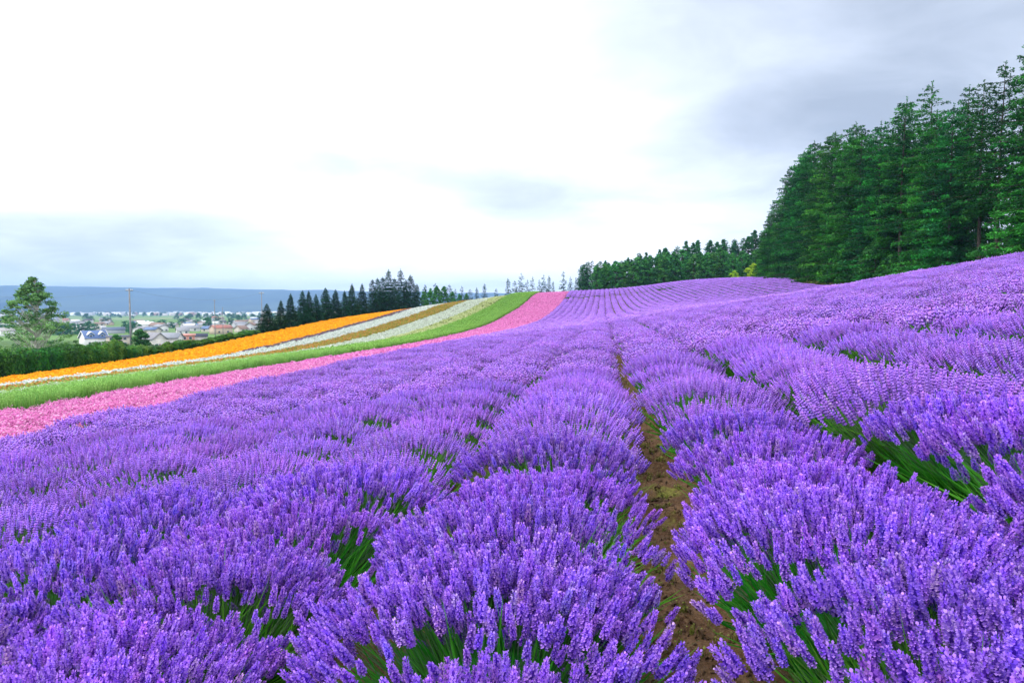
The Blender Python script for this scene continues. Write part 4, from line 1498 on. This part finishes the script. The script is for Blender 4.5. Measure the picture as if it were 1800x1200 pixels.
house(143, 583, 28, 14, 3.6, 2.0, (.6, .6, .58), (.78, .8, .8), 'barn with bright white metal roof behind the dark tree belt', 'white_roofed_barn', cat='barn', wins=0)
house(172, 583, 24, 14, 3.6, 1.8, (.5, .47, .44), (.56, .55, .53), 'barn with light grey roof next to the white roofed barn', 'grey_roofed_barn', cat='barn', wins=0)
house(200, 586, 34, 12, 3.4, 2.2, (.36, .38, .42), (.09, .12, .18), 'long barn with dark slate blue roof beyond the boxy building', 'slate_roofed_barn', cat='barn', wins=0)

# rows of smaller town houses further out
SMALL = {}
WALLS = {'white': (.60, .59, .57), 'cream': (.50, .45, .38), 'grey': (.44, .44, .45), 'tan': (.50, .39, .29)}
ROOFS = {'grey': (.27, .27, .29), 'brown': (.24, .15, .11), 'blue': (.10, .16, .30), 'red': (.38, .15, .11), 'white': (.72, .73, .73), 'dark': (.07, .07, .085)}


def small_house(x, y, w, d, h, rh, wc, rc, rot):
    along = 'x' if w >= d else 'y'
    e = thing('town_house', 'small %s house with %s roof in the valley town' % (wc, rc), 'house', (x, y, g1(x, y)), rot, 1.0, '%s walled %s roofed town houses' % (wc, rc))
    key = (round(w), round(d), round(h), wc, rc)
    if key not in SMALL:
        w, d = key[0], key[1]
        rf = MB()
        gable(rf, w, d, h, rh, .5, 0, along)
        wi = MB()
        for k in (-1, 1):
            wi.box(k * w * .24 - .8, k * w * .24 + .8, -d / 2 - .06, -d / 2 + .02, 1.2, 2.6)
        SMALL[key] = (walls(w, d, h, rh, along).mesh('wall', paint(WALLS[wc])), rf.mesh('roof', paint(ROOFS[rc], .5)), wi.mesh('window', M['glass']))
    a, b, c = SMALL[key]
    link('wall', a, e)
    link('roof', b, e)
    link('window', c, e)


rh_ = np.random.default_rng(4242)
wk, rk = list(WALLS), list(ROOFS)
spots = []
for t in range(900):
    pxx = rh_.uniform(-40, 470)
    lo, hi = (556, 573) if pxx < 240 else (557, 593 - max(0, (pxx - 330) * .09))
    pyy = rh_.uniform(lo, hi)
    if 110 < pxx < 345 and 557 < pyy < 569 and not (pyy > 566 and pxx > 300):   # the open green fields
        if rh_.random() < .95:
            continue
    x, y, z = at_ground(pxx, pyy)
    w = rh_.choice([9, 11, 13, 16]) * (1.25 if pyy < 566 else 1)
    if any((x - a)**2 + (y - b)**2 < (16 + .012 * math.hypot(x, y))**2 for a, b in spots):
        continue
    if any(abs(pxx - a) < 22 and abs(pyy - b) < 8 for a, b in ((165, 600), (208, 600), (114, 603), (143, 582), (172, 582), (200, 585))):
        continue
    spots.append((x, y))
    small_house(x, y, w, rh_.choice([8, 9, 10]), rh_.choice([3.2, 5.2]), rh_.uniform(1.5, 2.8), wk[rh_.choice(4, p=[.45, .25, .2, .1])], rk[rh_.choice(6, p=[.34, .14, .1, .1, .2, .12])], math.atan2(-x, y) + rh_.uniform(-.8, .8))
    if len(spots) >= 105:
        break

# the far side of town at the foot of the hills: too far to tell house from house
ft = MB()
n = 700
for i in range(n):
    pxx = rh_.uniform(-80, 620)
    pyy = 547.5 + 7.5 * rh_.random()**1.6
    x, y, z = at_ground(pxx, pyy)
    w, d, h = rh_.uniform(10, 34), rh_.uniform(10, 18), rh_.uniform(5, 11)
    c = np.array([(.75, .75, .75), (.6, .57, .52), (.4, .42, .45), (.3, .2, .16), (.8, .8, .78)][rh_.integers(0, 5)])
    a = rh_.uniform(0, 3.14)
    v = np.array([(sx * w / 2, sy * d / 2, zz) for zz in (-3, h) for sy in (-1, 1) for sx in (-1, 1)] + [(-w / 2, 0, h + 3), (w / 2, 0, h + 3)])
    rot = np.array([[math.cos(a), -math.sin(a), 0], [math.sin(a), math.cos(a), 0], [0, 0, 1]])
    v = v @ rot.T + [x, y, z]
    T = [(0, 1, 5), (0, 5, 4), (1, 3, 7), (1, 7, 5), (3, 2, 6), (3, 6, 7), (2, 0, 4), (2, 4, 6), (4, 5, 9), (4, 9, 8), (7, 6, 8), (7, 8, 9), (5, 7, 9), (6, 4, 8)]
    ft.add(v, T, c)
M['attr'] = mat_plant('far_town_paint', .7, 0.0, .05, 0)
tag(link('far_town', ft.mesh('far_town', M['attr'])), 'pale mass of distant town buildings at the foot of the blue hills', 'town', kind='stuff')
# far tree lines in the valley
n = 500
fx_, fy_ = [], []
for i in range(n):
    pxx = rh_.uniform(-80, 640)
    pyy = 548 + 14 * rh_.random()**1.8
    if 110 < pxx < 330 and pyy > 556 and rh_.random() < .8:
        continue
    x, y, z = at_ground(pxx, pyy)
    fx_.append(x)
    fy_.append(y)
fx_, fy_ = np.array(fx_), np.array(fy_)
far_tree = []
for i in range(2):
    tr, cr = broadleaf(800 + i, 9, 4.5, .3, 22, 16, 2.2, 1.8, DARK_C)
    far_tree.append(cr)
s = rh_.uniform(.8, 1.6, len(fx_))
points_instancer('far_tree_lines', np.stack([fx_, fy_, gz(fx_, fy_)], 1), np.stack([0 * fx_, 0 * fx_, rh_.uniform(0, 6, len(fx_))], 1), s, rh_.integers(0, 2, len(fx_)), far_tree,
                 'distant tree lines and copses scattered across the valley floor', 'trees')


# ------------------------------------------------------------------ utility poles and wires
def pole(pxx, top, dist, rad, label, arms=1):
    x, y, z = at_dist(pxx, dist)
    dpt = y * math.cos(YAW) - x * math.sin(YAW)
    H = CAM_H + (535 - top) / FPX * dpt - z
    e = thing('utility_pole', label, 'pole', (x, y, z), 0)
    mb = MB()
    mb.tube([(0, 0, -.5), (0, 0, H * .5), (0, 0, H)], [rad * 1.25, rad * 1.05, rad * .8], 10)
    link('shaft', mb.mesh('shaft', M['concrete'], True), e)
    for k in range(arms):
        zc = H - .35 - .9 * k
        a = MB()
        a.box(-.6, .6, -.05, .05, zc - .05, zc + .05)
        arm = link('crossarm', a.mesh('crossarm', M['steel']), e)
        for s in (-.52, -.25, .25, .52):
            i_ = MB()
            i_.tube([(s, 0, zc + .052), (s, 0, zc + .13), (s, 0, zc + .24)], [.035, .06, .03], 8)
            link('insulator', i_.mesh('insulator', M['trim']), arm)
    return x, y, z + H


p1 = pole(228, 507, 122, .14, 'tall grey utility pole behind the hedge beside the round tree', 1)
p2 = pole(460, 513, 165, .10, 'dark utility pole behind the first spruce of the row', 1)
p3 = pole(377, 527, 330, .17, 'utility pole in the town with the dark roofs below it', 1)
p4 = pole(391, 540, 520, .18, 'faint thin utility pole among the farther town houses', 1)


def wire(a, b, label, sag=1.6):
    t = np.linspace(0, 1, 24)
    P = np.array(a)[None] * (1 - t[:, None]) + np.array(b)[None] * t[:, None]
    P[:, 2] -= sag * 4 * t * (1 - t)
    mb = MB()
    mb.tube(P, .009, 4)
    tag(link('power_line', mb.mesh('power_line', M['steel'])), label, 'wire')


w0 = at_dist(-120, 150)
wire((p1[0], p1[1], p1[2] - .2), (w0[0], w0[1], p1[2] + .5), 'power line running from the grey pole past the birch')
wire((p1[0], p1[1], p1[2] - .22), (p2[0], p2[1], p2[2] - .2), 'power line strung from the grey pole to the dark pole by the spruce')
wire((p3[0], p3[1], p3[2] - 7), (p2[0], p2[1], p2[2] - 4.5), 'low power line from the town pole to the dark pole by the spruce')

# ------------------------------------------------------------------ haze over the valley
hz_ = MB()
hz_.box(-8800, 8800, -600, 8800, -110, 260)
ho = link('haze', hz_.mesh('haze', []))
ho['kind'] = 'stuff'
ho['label'] = 'thin blue summer haze filling the valley air'
ho['category'] = 'haze'
hmat, ht, hout = new_mat('haze')
pv = ht.nodes.new('ShaderNodeVolumePrincipled')
pv.inputs['Color'].default_value = (.33, .58, 1.0, 1)
pv.inputs['Density'].default_value = 1.45e-4
pv.inputs['Anisotropy'].default_value = .2
ht.links.new(pv.outputs[0], hout.inputs['Volume'])
ho.data.materials.append(hmat)
